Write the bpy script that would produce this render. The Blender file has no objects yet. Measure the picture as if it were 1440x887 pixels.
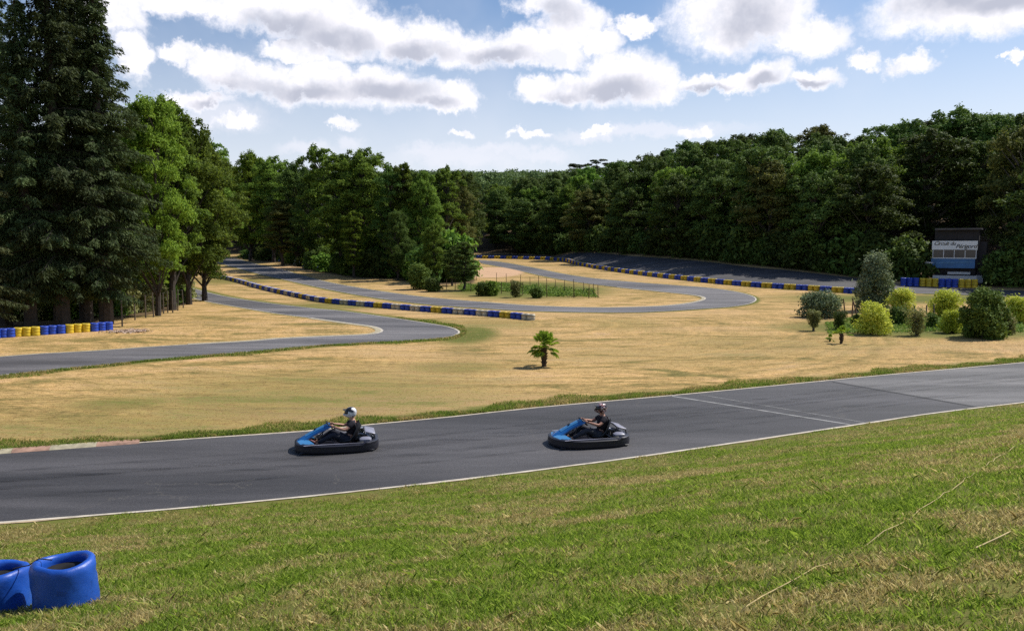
import bpy, math, random
import numpy as np
from mathutils import Vector, Matrix

PI = math.pi
S = bpy.context.scene
COL = S.collection
R = math.radians

# ------------------------------------------------------------------ scene, camera
W = bpy.data.worlds.new("World"); S.world = W; W.use_nodes = True
S.render.engine = 'CYCLES'
S.cycles.max_bounces = 6
S.cycles.diffuse_bounces = 3
S.cycles.glossy_bounces = 2
S.cycles.transmission_bounces = 3
S.cycles.transparent_max_bounces = 6
S.cycles.use_denoising = False
S.cycles.caustics_reflective = False
S.cycles.caustics_refractive = False
S.view_settings.view_transform = 'Standard'
S.view_settings.look = 'None'
S.view_settings.gamma = 1
S.view_settings.exposure = 0.1

HC = 5.4
F = 1130.0
PITCH = math.atan(98.5 / F)
cam_d = bpy.data.cameras.new("camera")
cam = bpy.data.objects.new("camera", cam_d); COL.objects.link(cam)
cam.location = (0, 0, HC)
cam.rotation_euler = (PI / 2 - PITCH, 0, 0)
cam_d.sensor_width = 36; cam_d.lens = 36 * F / 1440.0
cam_d.clip_start = 0.1; cam_d.clip_end = 9000
S.camera = cam

def ray(px, py):
    cx, cy = (px - 720) / F, -(py - 443.5) / F
    c, s = math.cos(PITCH), math.sin(PITCH)
    return np.array([cx, c + cy * s, -s + cy * c])      # camera frame turned to the world frame

def flat(px, py):
    d = ray(px, py); t = -HC / d[2]
    return np.array([d[0] * t, d[1] * t])

# ------------------------------------------------------------------ terrain
nearL, nearR = flat(0, 733.6), flat(1440, 565)
tdir = (nearR - nearL) / np.linalg.norm(nearR - nearL)
tn = np.array([tdir[1], -tdir[0]])                       # towards the viewer's bank
if np.dot(-nearL, tn) < 0: tn = -tn
FX = FY = BX = BY = None
near_px = [(0, 733.6), (120, 724.5), (243, 714.5), (370, 703), (500, 690), (650, 673), (780, 657), (900, 641), (1031, 622), (1200, 597), (1300, 582), (1372, 573), (1440, 565)]
_n = np.array([flat(*p) for p in near_px]); _n = np.r_[[_n[0] - tdir * 60], _n, [_n[-1] + (_n[-1] - _n[-3]) / np.linalg.norm(_n[-1] - _n[-3]) * 200]]
def bank_s(x, y): return (np.interp(x, _n[:, 0], _n[:, 1]) - y) * abs(tn[1])

def sstep(t):
    t = np.clip(t, 0, 1); return t * t * (3 - 2 * t)

def T(x, y):
    x = np.asarray(x, float); y = np.asarray(y, float)
    t = y - 80
    z = 0.026 * np.where(t < -15, 0, np.where(t > 15, t, (t + 15) ** 2 / 60.0))
    if BX is not None: z = z + 0.06 * np.clip(y - np.interp(x, BX, BY) - 2, 0, 60)
    if FX is not None: z = z + np.minimum(0.13 * np.maximum(0, y - np.interp(x, FX, FY) - 5), 9)
    z = z + 13 * sstep((y - 235) / 210.0)
    s = bank_s(x, y)
    sb = np.maximum(0, s - 0.45)
    sc = np.minimum(sb, 10)
    z = z + 0.262 * sc * sc / (sc + 0.9) + 0.19 * np.clip(sb - 10, 0, 9)
    z = z + 0.03 * np.sin(x * 0.9 + y * 0.4) * sstep(sb / 1.5)
    return z

def P(px, py, lift=0.0):
    d = ray(px, py)
    ts = np.concatenate([np.linspace(3, 60, 400), np.linspace(60.2, 500, 1800)])
    h = HC + d[2] * ts - T(d[0] * ts, d[1] * ts)
    i = np.where(h <= 0)[0]
    if len(i) == 0: i = [len(ts) - 1]
    i = i[0]; a, b = ts[max(i - 1, 0)], ts[i]
    for _ in range(30):
        m = (a + b) / 2
        if HC + d[2] * m - T(d[0] * m, d[1] * m) > 0: a = m
        else: b = m
    return Vector((d[0] * b, d[1] * b, float(T(d[0] * b, d[1] * b)) + lift))

def Tz(x, y): return float(T(x, y))

# foot of the rising ground behind the long barrier, then the edge of the forest
_b = [P(px, py) for px, py in ((560, 363), (665, 363.5), (733, 365), (785, 367.3), (820, 374.5), (864, 382), (911, 388.5), (966, 395), (1025, 401), (1080, 405.4), (1140, 409), (1204, 413), (1300, 410), (1440, 414), (1600, 420))]
_bx, _by = np.array([p.x for p in _b]), np.array([p.y for p in _b])
BX, BY = np.r_[-400, _bx, 400], np.r_[_by[0] + 25, _by, 60]
_f = [P(px, py) for px, py in ((560, 356), (640, 356), (720, 355), (806, 353.5), (893, 357), (1000, 365.5), (1080, 374.5), (1202, 388), (1300, 399), (1440, 405), (1600, 411))]
FX, FY = np.r_[-400, [p.x for p in _f], 400], np.r_[_f[0].y + 30, [p.y for p in _f], 70]

# ------------------------------------------------------------------ helpers
def tag(o, label=None, cat=None, group=None, kind=None):
    if label: o['label'] = label
    if cat: o['category'] = cat
    if group: o['group'] = group
    if kind: o['kind'] = kind
    return o

def empty(name, loc, rz=0, label=None, cat=None, group=None, scale=1):
    o = bpy.data.objects.new(name, None); COL.objects.link(o)
    o.location = loc; o.rotation_euler = (0, 0, rz); o.empty_display_size = 0.2
    if scale != 1: o.scale = (scale,) * 3 if not hasattr(scale, '__len__') else scale
    return tag(o, label, cat, group)

def copy_tree(o, parent=None):
    c = o.copy(); COL.objects.link(c); c.parent = parent
    for ch in o.children: copy_tree(ch, c)
    return c

def fastmesh(name, V, Fc, smooth=False):
    V = np.asarray(V, np.float32); Fc = np.asarray(Fc, np.int32)
    me = bpy.data.meshes.new(name)
    k = Fc.shape[1]
    me.vertices.add(len(V)); me.vertices.foreach_set('co', V.ravel())
    me.loops.add(len(Fc) * k); me.loops.foreach_set('vertex_index', Fc.ravel())
    me.polygons.add(len(Fc)); me.polygons.foreach_set('loop_start', np.arange(0, len(Fc) * k, k, dtype=np.int32))
    me.polygons.foreach_set('loop_total', np.full(len(Fc), k, np.int32))
    if smooth: me.polygons.foreach_set('use_smooth', np.ones(len(Fc), bool))
    me.update(calc_edges=True); me.validate()
    return me

def link(name, me, mat, parent=None, loc=None):
    o = bpy.data.objects.new(name, me); COL.objects.link(o)
    if mat is not None:
        me.materials.clear()
        for m in (mat if isinstance(mat, (list, tuple)) else [mat]): me.materials.append(m)
    o.parent = parent
    if loc is not None: o.location = loc
    return o

class MB:
    """collects shapes; build() links them as ONE mesh object"""
    def __init__(s): s.v = []; s.f = []
    def add(s, V, Fc):
        b = len(s.v); s.v += [tuple(map(float, p)) for p in V]; s.f += [tuple(i + b for i in f) for f in Fc]
    def box(s, c, d, M=None, bev=0.0):
        x, y, z = d[0] / 2, d[1] / 2, d[2] / 2
        if bev <= 0:
            V = [(i * x, j * y, k * z) for i in (-1, 1) for j in (-1, 1) for k in (-1, 1)]
            Fc = [(0, 1, 3, 2), (4, 6, 7, 5), (0, 4, 5, 1), (2, 3, 7, 6), (0, 2, 6, 4), (1, 5, 7, 3)]
        else:
            V = []; b = min(bev, x * .9, y * .9, z * .9)
            for zz, ins in ((-z, b), (-z + b, 0), (z - b, 0), (z, b)):
                xx, yy = x - ins, y - ins
                for (sx, sy, ex, ey) in ((-1, -1, 0, b), (-1, -1, b, 0), (1, -1, b, 0), (1, -1, 0, b), (1, 1, 0, b), (1, 1, b, 0), (-1, 1, b, 0), (-1, 1, 0, b)):
                    V.append((sx * (xx - ex), sy * (yy - ey), zz))
            Fc = [tuple(range(7, -1, -1)), tuple(range(24, 32))]
            for r in range(3):
                for i in range(8):
                    Fc.append((r * 8 + i, r * 8 + (i + 1) % 8, r * 8 + 8 + (i + 1) % 8, r * 8 + 8 + i))
        if M is not None: V = [tuple(M @ Vector(p)) for p in V]
        s.add([(p[0] + c[0], p[1] + c[1], p[2] + c[2]) for p in V], Fc)
    def tube(s, pts, rad, n=8, cap=True):
        pts = [Vector(p) for p in pts]
        if not hasattr(rad, '__len__'): rad = [rad] * len(pts)
        V = []; Fc = []; u = None
        for i, p in enumerate(pts):
            d = (pts[min(i + 1, len(pts) - 1)] - pts[max(i - 1, 0)]).normalized()
            if u is None: u = d.orthogonal().normalized()
            u = (u - d * u.dot(d)).normalized(); w = d.cross(u)
            for k in range(n):
                a = 2 * PI * k / n
                V.append(p + (u * math.cos(a) + w * math.sin(a)) * rad[i])
        for i in range(len(pts) - 1):
            for k in range(n):
                Fc.append((i * n + k, i * n + (k + 1) % n, (i + 1) * n + (k + 1) % n, (i + 1) * n + k))
        if cap:
            Fc.append(tuple(range(n - 1, -1, -1))); Fc.append(tuple((len(pts) - 1) * n + k for k in range(n)))
        s.add(V, Fc)
    def lathe(s, prof, n=24, M=None, c=(0, 0, 0), closed=False):
        V = []; Fc = []; m = len(prof)
        for (r, z) in prof:
            for k in range(n):
                a = 2 * PI * k / n; V.append((r * math.cos(a), r * math.sin(a), z))
        for i in range(m if closed else m - 1):
            j = (i + 1) % m
            for k in range(n):
                Fc.append((i * n + k, i * n + (k + 1) % n, j * n + (k + 1) % n, j * n + k))
        if M is not None: V = [tuple(M @ Vector(p)) for p in V]
        s.add([(p[0] + c[0], p[1] + c[1], p[2] + c[2]) for p in V], Fc)
    def mesh(s, name, smooth=True, ang=40):
        me = bpy.data.meshes.new(name); me.from_pydata(s.v, [], s.f); me.update()
        if smooth:
            me.polygons.foreach_set('use_smooth', [True] * len(me.polygons))
            me.set_sharp_from_angle(angle=R(ang))
        return me
    def build(s, name, mat, parent=None, smooth=True, ang=40, loc=None):
        return link(name, s.mesh(name, smooth, ang), mat, parent, loc)

# ------------------------------------------------------------------ materials
def newmat(name):
    m = bpy.data.materials.new(name); m.use_nodes = True
    nt = m.node_tree; b = nt.nodes['Principled BSDF']
    return m, nt, b

def N(nt, typ, **kw):
    n = nt.nodes.new(typ)
    for k, v in kw.items():
        if k.startswith('i_'): n.inputs[k[2:]].default_value = v
        else: setattr(n, k, v)
    return n

def ramp(nt, src, stops):
    r = nt.nodes.new('ShaderNodeValToRGB'); e = r.color_ramp.elements
    while len(e) < len(stops): e.new(0.5)
    for i, (p, c) in enumerate(stops):
        e[i].position = p; e[i].color = (*c, 1) if len(c) == 3 else c
    nt.links.new(src, r.inputs[0]); return r

def noise(nt, scale, detail=4, rough=0.55, vec=None, dist=0.0):
    n = N(nt, 'ShaderNodeTexNoise'); n.inputs['Scale'].default_value = scale
    n.inputs['Detail'].default_value = detail; n.inputs['Roughness'].default_value = rough
    n.inputs['Distortion'].default_value = dist
    if vec is not None: nt.links.new(vec, n.inputs['Vector'])
    return n

def mix(nt, a, b, fac, mode='MIX'):
    m = nt.nodes.new('ShaderNodeMix'); m.data_type = 'RGBA'; m.blend_type = mode
    for s, i in ((fac, 0), (a, 6), (b, 7)):
        if isinstance(s, (int, float)): m.inputs[i].default_value = s
        elif isinstance(s, tuple): m.inputs[i].default_value = (*s, 1)
        else: nt.links.new(s, m.inputs[i])
    return m.outputs[2]

def mth(nt, op, a, b=None, c=None, clamp=False):
    m = nt.nodes.new('ShaderNodeMath'); m.operation = op; m.use_clamp = clamp
    for i, s in enumerate((a, b, c)):
        if s is None: continue
        if isinstance(s, (int, float)): m.inputs[i].default_value = s
        else: nt.links.new(s, m.inputs[i])
    return m.outputs[0]

def bump(nt, h, bsdf, strength=0.3, dist=0.02):
    b = N(nt, 'ShaderNodeBump'); b.inputs['Strength'].default_value = strength; b.inputs['Distance'].default_value = dist
    nt.links.new(h, b.inputs['Height']); nt.links.new(b.outputs[0], bsdf.inputs['Normal'])

def simple(name, col, rough=0.6, metal=0.0, var=0.15, scale=8, bmp=0.0, coat=0):
    m, nt, b = newmat(name)
    tc = N(nt, 'ShaderNodeTexCoord')
    n = noise(nt, scale, 5, 0.6, tc.outputs['Object'])
    lo = tuple(c * (1 - var) for c in col); hi = tuple(min(1, c * (1 + var)) for c in col)
    r = ramp(nt, n.outputs[0], [(0.3, lo), (0.7, hi)])
    nt.links.new(r.outputs[0], b.inputs['Base Color'])
    b.inputs['Roughness'].default_value = rough; b.inputs['Metallic'].default_value = metal
    if coat: b.inputs['Coat Weight'].default_value = coat
    if bmp: bump(nt, n.outputs[0], b, bmp, 0.02)
    return m

def leafmat(name, stops, trans=0.35, hue=0.12, patch=0.6):
    """stops: colours spread over leaves; every tree and every clump varies"""
    m, nt, b = newmat(name)
    g = N(nt, 'ShaderNodeNewGeometry'); oi = N(nt, 'ShaderNodeObjectInfo'); tc = N(nt, 'ShaderNodeTexCoord')
    n = noise(nt, patch, 3, 0.6, tc.outputs['Object'])
    f = mth(nt, 'ADD', mth(nt, 'MULTIPLY', g.outputs['Random Per Island'], 0.5), mth(nt, 'MULTIPLY', mth(nt, 'SUBTRACT', n.outputs[0], .25), 1.1))
    f = mth(nt, 'ADD', f, mth(nt, 'MULTIPLY', mth(nt, 'SUBTRACT', oi.outputs['Random'], 0.5), 0.55))
    k = len(stops)
    r = ramp(nt, f, [(0.2 + 0.6 * i / (k - 1), c) for i, c in enumerate(stops)])
    hs = N(nt, 'ShaderNodeHueSaturation')
    nt.links.new(mth(nt, 'ADD', 0.5 - hue * 0.3, mth(nt, 'MULTIPLY', oi.outputs['Random'], hue * 0.45)), hs.inputs['Hue'])
    nt.links.new(r.outputs[0], hs.inputs['Color'])
    b.inputs['Roughness'].default_value = 0.7; b.inputs['Specular IOR Level'].default_value = 0.15
    nt.links.new(hs.outputs[0], b.inputs['Base Color'])
    tr = N(nt, 'ShaderNodeBsdfTranslucent')
    tcol = mix(nt, hs.outputs[0], (1.0, 1.0, 0.35), 0.5, 'MULTIPLY')
    gn = N(nt, 'ShaderNodeGamma'); gn.inputs[1].default_value = 0.9
    nt.links.new(tcol, gn.inputs[0]); nt.links.new(gn.outputs[0], tr.inputs[0])
    mx = N(nt, 'ShaderNodeMixShader'); mx.inputs[0].default_value = trans
    nt.links.new(b.outputs[0], mx.inputs[1]); nt.links.new(tr.outputs[0], mx.inputs[2])
    out = nt.nodes['Material Output']; nt.links.new(mx.outputs[0], out.inputs[0])
    return m

M = {}
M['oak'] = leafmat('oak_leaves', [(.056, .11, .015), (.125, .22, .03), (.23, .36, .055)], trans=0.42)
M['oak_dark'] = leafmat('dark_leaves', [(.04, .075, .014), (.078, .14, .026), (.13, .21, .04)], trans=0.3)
M['bright'] = leafmat('bright_leaves', [(.085, .145, .014), (.16, .25, .024), (.25, .36, .045)], hue=0.06, trans=0.42)
M['rusty'] = leafmat('rusty_leaves', [(.06, .08, .018), (.12, .14, .03), (.2, .2, .055)], trans=0.3)
M['forest'] = leafmat('forest_leaves', [(.042, .074, .016), (.082, .135, .027), (.15, .225, .045)], trans=0.26, hue=0.1, patch=0.22)
M['fir'] = leafmat('fir_needles', [(.03, .052, .018), (.058, .09, .03), (.105, .145, .052)], trans=0.2, patch=0.3)
M['pine'] = leafmat('pine_needles', [(0.046, 0.057, 0.036), (0.077, 0.091, 0.053), (0.101, 0.118, 0.061)], trans=0.12)
M['grey'] = leafmat('grey_leaves', [(0.098, 0.143, 0.069), (0.209, 0.263, 0.138), (0.284, 0.321, 0.182)], trans=0.2, hue=0.02, patch=1.5)
M['laurel'] = leafmat('laurel_leaves', [(0.049, 0.083, 0.017), (0.096, 0.150, 0.025), (0.164, 0.232, 0.042)], trans=0.2, hue=0.04, patch=1.2)
M['yellow'] = leafmat('yellow_leaves', [(.25, .33, .02), (.45, .51, .045), (.66, .69, .12)], trans=0.35, hue=0.01, patch=1.2)
M['fir_light'] = leafmat('fir_needles_light', [(0.050, 0.070, 0.024), (0.085, 0.105, 0.040), (0.130, 0.140, 0.065)], trans=0.16, patch=0.3)
M['olive'] = leafmat('olive_leaves', [(0.114, 0.137, 0.046), (0.217, 0.239, 0.082), (0.332, 0.319, 0.124)], trans=0.25, hue=0.05, patch=1.5)
M['palm'] = leafmat('palm_leaves', [(.17, .28, .03), (.27, .40, .04), (.42, .55, .07)], trans=0.35, hue=0.03, patch=2)
M['ivy'] = leafmat('low_leaves', [(0.071, 0.126, 0.023), (0.142, 0.232, 0.038), (0.235, 0.316, 0.066)], trans=0.3, patch=1)
M['bark'] = simple('bark', (.05, .04, .032), 0.95, var=0.4, scale=3, bmp=0.6)
M['bark_grey'] = simple('grey_bark', (.10, .085, .068), 0.95, var=0.4, scale=3, bmp=0.6)
M['palm_trunk'] = simple('palm_trunk', (.06, .042, .028), 0.95, var=0.5, scale=14, bmp=0.8)

# ground -------------------------------------------------------------
def ground_material():
    m, nt, b = newmat('ground')
    g = N(nt, 'ShaderNodeNewGeometry')
    pos = g.outputs['Position']
    mp = N(nt, 'ShaderNodeMapping'); mp.inputs['Rotation'].default_value = (0, 0, -math.atan2(tdir[1], tdir[0])); mp.inputs['Scale'].default_value = (0.3, 1, 1)
    nt.links.new(pos, mp.inputs[0])
    big = noise(nt, 0.13, 5, 0.62, mp.outputs[0], 0.6)
    mid = noise(nt, 0.55, 7, 0.74, mp.outputs[0], 0.8)
    mp2 = N(nt, 'ShaderNodeMapping'); mp2.inputs['Scale'].default_value = (0.35, 1, 1); nt.links.new(pos, mp2.inputs[0]); fine = noise(nt, 7, 7, 0.8, mp2.outputs[0], .5)
    tiny = noise(nt, 42, 4, 0.8, pos)
    straw = ramp(nt, mid.outputs[0], [(0.38, (.21, .175, .06)), (0.46, (.39, .265, .105)), (0.54, (.57, .375, .165)), (0.64, (.69, .43, .25))])
    base = mix(nt, straw.outputs[0], ramp(nt, fine.outputs[0], [(0.38, (.42, .42, .37)), (0.5, (.95, .95, .92)), (0.62, (1.35, 1.32, 1.25))]).outputs[0], 0.9, 'MULTIPLY')
    base = mix(nt, base, ramp(nt, tiny.outputs[0], [(0.3, (.4, .4, .36)), (0.52, (1, 1, 1)), (0.7, (1.25, 1.22, 1.15))]).outputs[0], 0.7, 'MULTIPLY')
    # mowing passes curving round the hairpin
    cc_ = P(700, 470); dv_ = N(nt, 'ShaderNodeVectorMath'); dv_.operation = 'DISTANCE'; dv_.inputs[1].default_value = (cc_.x, cc_.y + 6, 0)
    nt.links.new(pos, dv_.inputs[0]); cx_ = N(nt, 'ShaderNodeCombineXYZ')
    nt.links.new(mth(nt, 'ADD', dv_.outputs['Value'], mth(nt, 'MULTIPLY', big.outputs[0], 5.0)), cx_.inputs[0])
    mow = noise(nt, 1.1, 3, 0.7, cx_.outputs[0])
    base = mix(nt, base, ramp(nt, mow.outputs[0], [(0.33, (.66, .70, .62)), (0.5, (1, 1, 1)), (0.66, (1.2, 1.14, 1.1))]).outputs[0], 0.9, 'MULTIPLY')
    # soil showing pink
    soil = mix(nt, base, (.64, .40, .22), mth(nt, 'MULTIPLY', ramp(nt, big.outputs[0], [(0.52, (0, 0, 0)), (0.72, (1, 1, 1))]).outputs[0], 0.55))
    gcol = ramp(nt, mid.outputs[0], [(0.2, (.085, .10, .022)), (0.5, (.16, .17, .04)), (0.8, (.27, .24, .075))])
    gcol = mix(nt, gcol.outputs[0], ramp(nt, fine.outputs[0], [(0.3, (.45, .45, .45)), (0.6, (1.1, 1.1, 1.1))]).outputs[0], 0.7, 'MULTIPLY')
    at = N(nt, 'ShaderNodeAttribute'); at.attribute_name = 'green'
    gm = mth(nt, 'ADD', mth(nt, 'ADD', at.outputs['Fac'], 0.10), mth(nt, 'MULTIPLY', mth(nt, 'SUBTRACT', mid.outputs[0], 0.5), 1.9))
    gm = mth(nt, 'ADD', gm, mth(nt, 'MULTIPLY', mth(nt, 'SUBTRACT', fine.outputs[0], 0.5), 1.3))
    gm = mth(nt, 'ADD', gm, mth(nt, 'MULTIPLY', mth(nt, 'SUBTRACT', big.outputs[0], 0.5), 0.7))
    gcol = mix(nt, gcol, (.8, .82, .72), at.outputs['Fac'], 'MULTIPLY')
    gm = ramp(nt, gm, [(0.22, (0, 0, 0)), (0.75, (1, 1, 1))])
    col = mix(nt, soil, gcol, gm.outputs[0])
    ac = N(nt, 'ShaderNodeAttribute'); ac.attribute_name = 'clay'
    cm = ramp(nt, mth(nt, 'ADD', ac.outputs['Fac'], mth(nt, 'MULTIPLY', mth(nt, 'SUBTRACT', mid.outputs[0], 0.5), 0.8)), [(0.4, (0, 0, 0)), (0.6, (1, 1, 1))])
    col = mix(nt, col, (.56, .36, .22), cm.outputs[0])
    al = N(nt, 'ShaderNodeAttribute'); al.attribute_name = 'litter'
    col = mix(nt, col, mix(nt, (.07, .05, .03), (.15, .10, .055), fine.outputs[0]), al.outputs['Fac'])
    nt.links.new(col, b.inputs['Base Color'])
    b.inputs['Roughness'].default_value = 0.95; b.inputs['Specular IOR Level'].default_value = 0.1
    h = mth(nt, 'ADD', mth(nt, 'MULTIPLY', fine.outputs[0], 0.7), mth(nt, 'MULTIPLY', tiny.outputs[0], 0.3))
    bump(nt, h, b, 0.45, 0.06)
    return m

def asphalt(name, base, warm=0.0):
    m, nt, b = newmat(name)
    g = N(nt, 'ShaderNodeNewGeometry'); pos = g.outputs['Position']
    mp = N(nt, 'ShaderNodeMapping'); mp.inputs['Rotation'].default_value = (0, 0, -math.atan2(tdir[1], tdir[0])); mp.inputs['Scale'].default_value = (0.16, 1, 1)
    nt.links.new(pos, mp.inputs[0])
    n1 = noise(nt, 0.5, 6, 0.65, mp.outputs[0]); n2 = noise(nt, 38, 4, 0.8, pos)
    n3 = N(nt, 'ShaderNodeTexVoronoi'); n3.inputs['Scale'].default_value = 70; nt.links.new(pos, n3.inputs['Vector'])
    c = ramp(nt, n1.outputs[0], [(0.3, tuple(x * .5 for x in base)), (0.5, base), (0.68, tuple(x * 1.55 for x in base))])
    col = mix(nt, c.outputs[0], ramp(nt, n2.outputs[0], [(0.3, (.3, .3, .3)), (0.7, (1.75, 1.72, 1.65))]).outputs[0], 0.8, 'MULTIPLY')
    # cracks
    v = N(nt, 'ShaderNodeTexVoronoi'); v.feature = 'DISTANCE_TO_EDGE'; v.inputs['Scale'].default_value = 0.32
    wn = noise(nt, 1.2, 5, 0.7, pos)
    wv = N(nt, 'ShaderNodeVectorMath'); wv.operation = 'MULTIPLY_ADD'; wv.inputs[1].default_value = (1.3, 1.3, 0)
    nt.links.new(wn.outputs[1], wv.inputs[0]); nt.links.new(pos, wv.inputs[2]); nt.links.new(wv.outputs[0], v.inputs['Vector'])
    big = noise(nt, 0.21, 2, 0.5, pos)
    pt = noise(nt, 0.17, 4, .6, mp.outputs[0], 1.0)
    col = mix(nt, col, ramp(nt, pt.outputs[0], [(.38, (.62, .62, .63)), (.5, (1, 1, 1)), (.6, (1.35, 1.33, 1.3))]).outputs[0], .8, 'MULTIPLY')
    cr = mth(nt, 'MULTIPLY', mth(nt, 'LESS_THAN', v.outputs[0], 0.0035), mth(nt, 'GREATER_THAN', big.outputs[0], 0.56))
    col = mix(nt, col, (.16, .14, .11), mth(nt, 'MULTIPLY', cr, 0.3))
    nt.links.new(col, b.inputs['Base Color'])
    b.inputs['Roughness'].default_value = 0.72; b.inputs['Specular IOR Level'].default_value = 0.45
    bump(nt, n3.outputs[0], b, 0.5, 0.008)
    return m

M['ground'] = ground_material()
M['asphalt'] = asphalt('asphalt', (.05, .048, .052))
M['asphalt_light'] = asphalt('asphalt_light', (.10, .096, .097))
M['asphalt_far'] = asphalt('asphalt_far', (.118, .112, .116))  # lighter copy of the asphalt; glancing sheen at distance put into the colour
M['line'] = simple('worn_line_paint', (.52, .46, .37), 0.8, var=0.3, scale=3)
M['dust'] = simple('pale_dust', (.40, .30, .18), 0.95, var=0.35, scale=4)
M['faint'] = simple('faded_line_paint', (.24, .235, .225), 0.8, var=0.4, scale=2)
M['scrub'] = simple('dark_rubber_seam', (.028, .027, .028), 0.75, var=0.3, scale=2)
M['kerb_red'] = simple('kerb_red', (.34, .20, .14), 0.85, var=0.4, scale=5)
M['kerb_white'] = simple('kerb_white', (.38, .33, .22), 0.85, var=0.3, scale=5)
M['tyre_blue'] = simple('blue_sleeve', (.015, .06, .42), 0.5, var=0.35, scale=3, bmp=0.2)
M['tyre_yellow'] = simple('yellow_sleeve', (.62, .44, .02), 0.55, var=0.3, scale=3, bmp=0.2)
M['tyre_white'] = simple('white_sleeve', (.55, .5, .38), 0.6, var=0.3, scale=3, bmp=0.2)
M['rubber'] = simple('rubber', (.018, .018, .018), 0.8, var=0.3, scale=10)

# ------------------------------------------------------------------ tracks from edge polylines
def smooth_poly(pts, step=1.0):
    pts = [np.array(p, float) for p in pts]; out = []
    for i in range(len(pts) - 1):
        p0 = pts[max(i - 1, 0)]; p1 = pts[i]; p2 = pts[i + 1]; p3 = pts[min(i + 2, len(pts) - 1)]
        n = max(2, int(np.linalg.norm(p2 - p1) / step))
        for k in range(n):
            t = k / n
            out.append(0.5 * (2 * p1 + (p2 - p0) * t + (2 * p0 - 5 * p1 + 4 * p2 - p3) * t * t + (3 * p1 - p0 - 3 * p2 + p3) * t ** 3))
    out.append(pts[-1]); return np.array(out)

def wpts(pix): return [np.array(P(*p)[:2]) for p in pix]

def resample(poly, n):
    d = np.r_[0, np.cumsum(np.linalg.norm(np.diff(poly, axis=0), axis=1))]
    t = np.linspace(0, d[-1], n)
    return np.c_[np.interp(t, d, poly[:, 0]), np.interp(t, d, poly[:, 1])]

def ribbon(name, A, B, mat, lift, cross=6, kind='structure'):
    n = len(A); V = []
    for j in range(cross + 1):
        f = j / cross; p = A * (1 - f) + B * f
        V.append(np.c_[p, T(p[:, 0], p[:, 1]) + lift])
    V = np.concatenate(V); Fc = []
    for j in range(cross):
        i = np.arange(n - 1)
        Fc.append(np.c_[j * n + i, j * n + i + 1, (j + 1) * n + i + 1, (j + 1) * n + i])
    Fc = np.concatenate(Fc)
    me = fastmesh(name, V, Fc)
    if me.polygons[0].normal.z < 0: me.flip_normals()
    o = link(name, me, mat); tag(o, kind=kind); return o

def offset(poly, d):
    t = np.gradient(poly, axis=0); t /= np.linalg.norm(t, axis=1)[:, None] + 1e-9
    return poly + np.c_[-t[:, 1], t[:, 0]] * d

EDGES = []                                                # every edge polyline, for the green verges

# near straight
far_px = [(0, 637), (100, 629.5), (194, 623), (300, 615.5), (427, 607), (520, 597.5), (640, 586), (755, 573.5), (905, 560), (1050, 546.5), (1219, 530), (1340, 519), (1440, 510)]
near_px = [(0, 733.6), (120, 724.5), (243, 714.5), (370, 703), (500, 690), (650, 673), (780, 657), (900, 641), (1031, 622), (1200, 597), (1300, 582), (1372, 573), (1440, 565)]
fa = wpts(far_px); na = wpts(near_px)
def extend(p, d0, d1):
    a = p[0] + (p[0] - p[2]) / np.linalg.norm(p[0] - p[2]) * d0
    b = p[-1] + (p[-1] - p[-3]) / np.linalg.norm(p[-1] - p[-3]) * d1
    ua = (a - p[0]) / d0; ub = (b - p[-1]) / d1
    return [p[0] + ua * q for q in range(int(d0), 0, -3)] + list(p) + [p[-1] + ub * q for q in range(3, int(d1) + 1, 3)]
nA = resample(smooth_poly(extend(fa, 30, 45), 1.0), 420); nB = resample(smooth_poly(extend(na, 30, 45), 1.0), 420)
ribbon('race_track', nA, nB, M['asphalt'], 0.006, 8)
EDGES += [(nA, 1.3), (nB, 0.5)]
ribbon('track_edge_line', nA, offset(nA, 0.09), M['line'], 0.010, 1)
ribbon('track_edge_line', nB, offset(nB, -0.10), M['line'], 0.010, 1)

# ragged pale dust outside the near line
rg = np.random.default_rng(3)
wob = np.convolve(rg.random(len(nB)), np.ones(5) / 5, 'same')
ribbon('verge_dust', offset(nB, -0.10), nB + (offset(nB, -1.0) - nB) * (0.0 + 0.22 * wob[:, None]), M['dust'], 0.012, 1)
wob2 = np.convolve(rg.random(len(nA)), np.ones(3) / 3, 'same')
ribbon('verge_dust', offset(nA, 0.09), nA + (offset(nA, 1.0) - nA) * (0.10 + 0.12 * wob2[:, None]), M['dust'], 0.008, 1)

# lighter asphalt on the right part of the straight, start line, seam
def seg(a, b, n=30): return np.array([a * (1 - t) + b * t for t in np.linspace(0, 1, n)])
def strip(name, a, b, wdt, mat, lift):
    a = np.array(P(*a)[:2]); b = np.array(P(*b)[:2]); s = seg(a, b, 24)
    return ribbon(name, offset(s, wdt / 2), offset(s, -wdt / 2), mat, lift, 1)
la = np.array(P(1170, 536)[:2]); lb = np.array(P(1375, 572)[:2])
iA = [i for i in range(len(nA)) if nA[i][0] > la[0]]; iB = [i for i in range(len(nB)) if nB[i][0] > lb[0]]
k = min(len(iA), len(iB))
qa = resample(np.array([la] + [nA[i] * .985 + nB[i] * .015 for i in iA]), 60); qb = resample(np.array([lb] + [nB[i] * .985 + nA[i] * .015 for i in iB]), 60)
ribbon('asphalt_patch', qa, qb, M['asphalt_light'], 0.010, 4)
strip('start_line', (945, 557), (1195, 597), 0.13, M['faint'], 0.0105)
strip('grid_line', (985, 555), (1215, 594), 0.05, M['faint'], 0.0105)
strip('tarmac_seam', (1172, 537), (1372, 572), 0.16, M['scrub'], 0.014)

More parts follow.
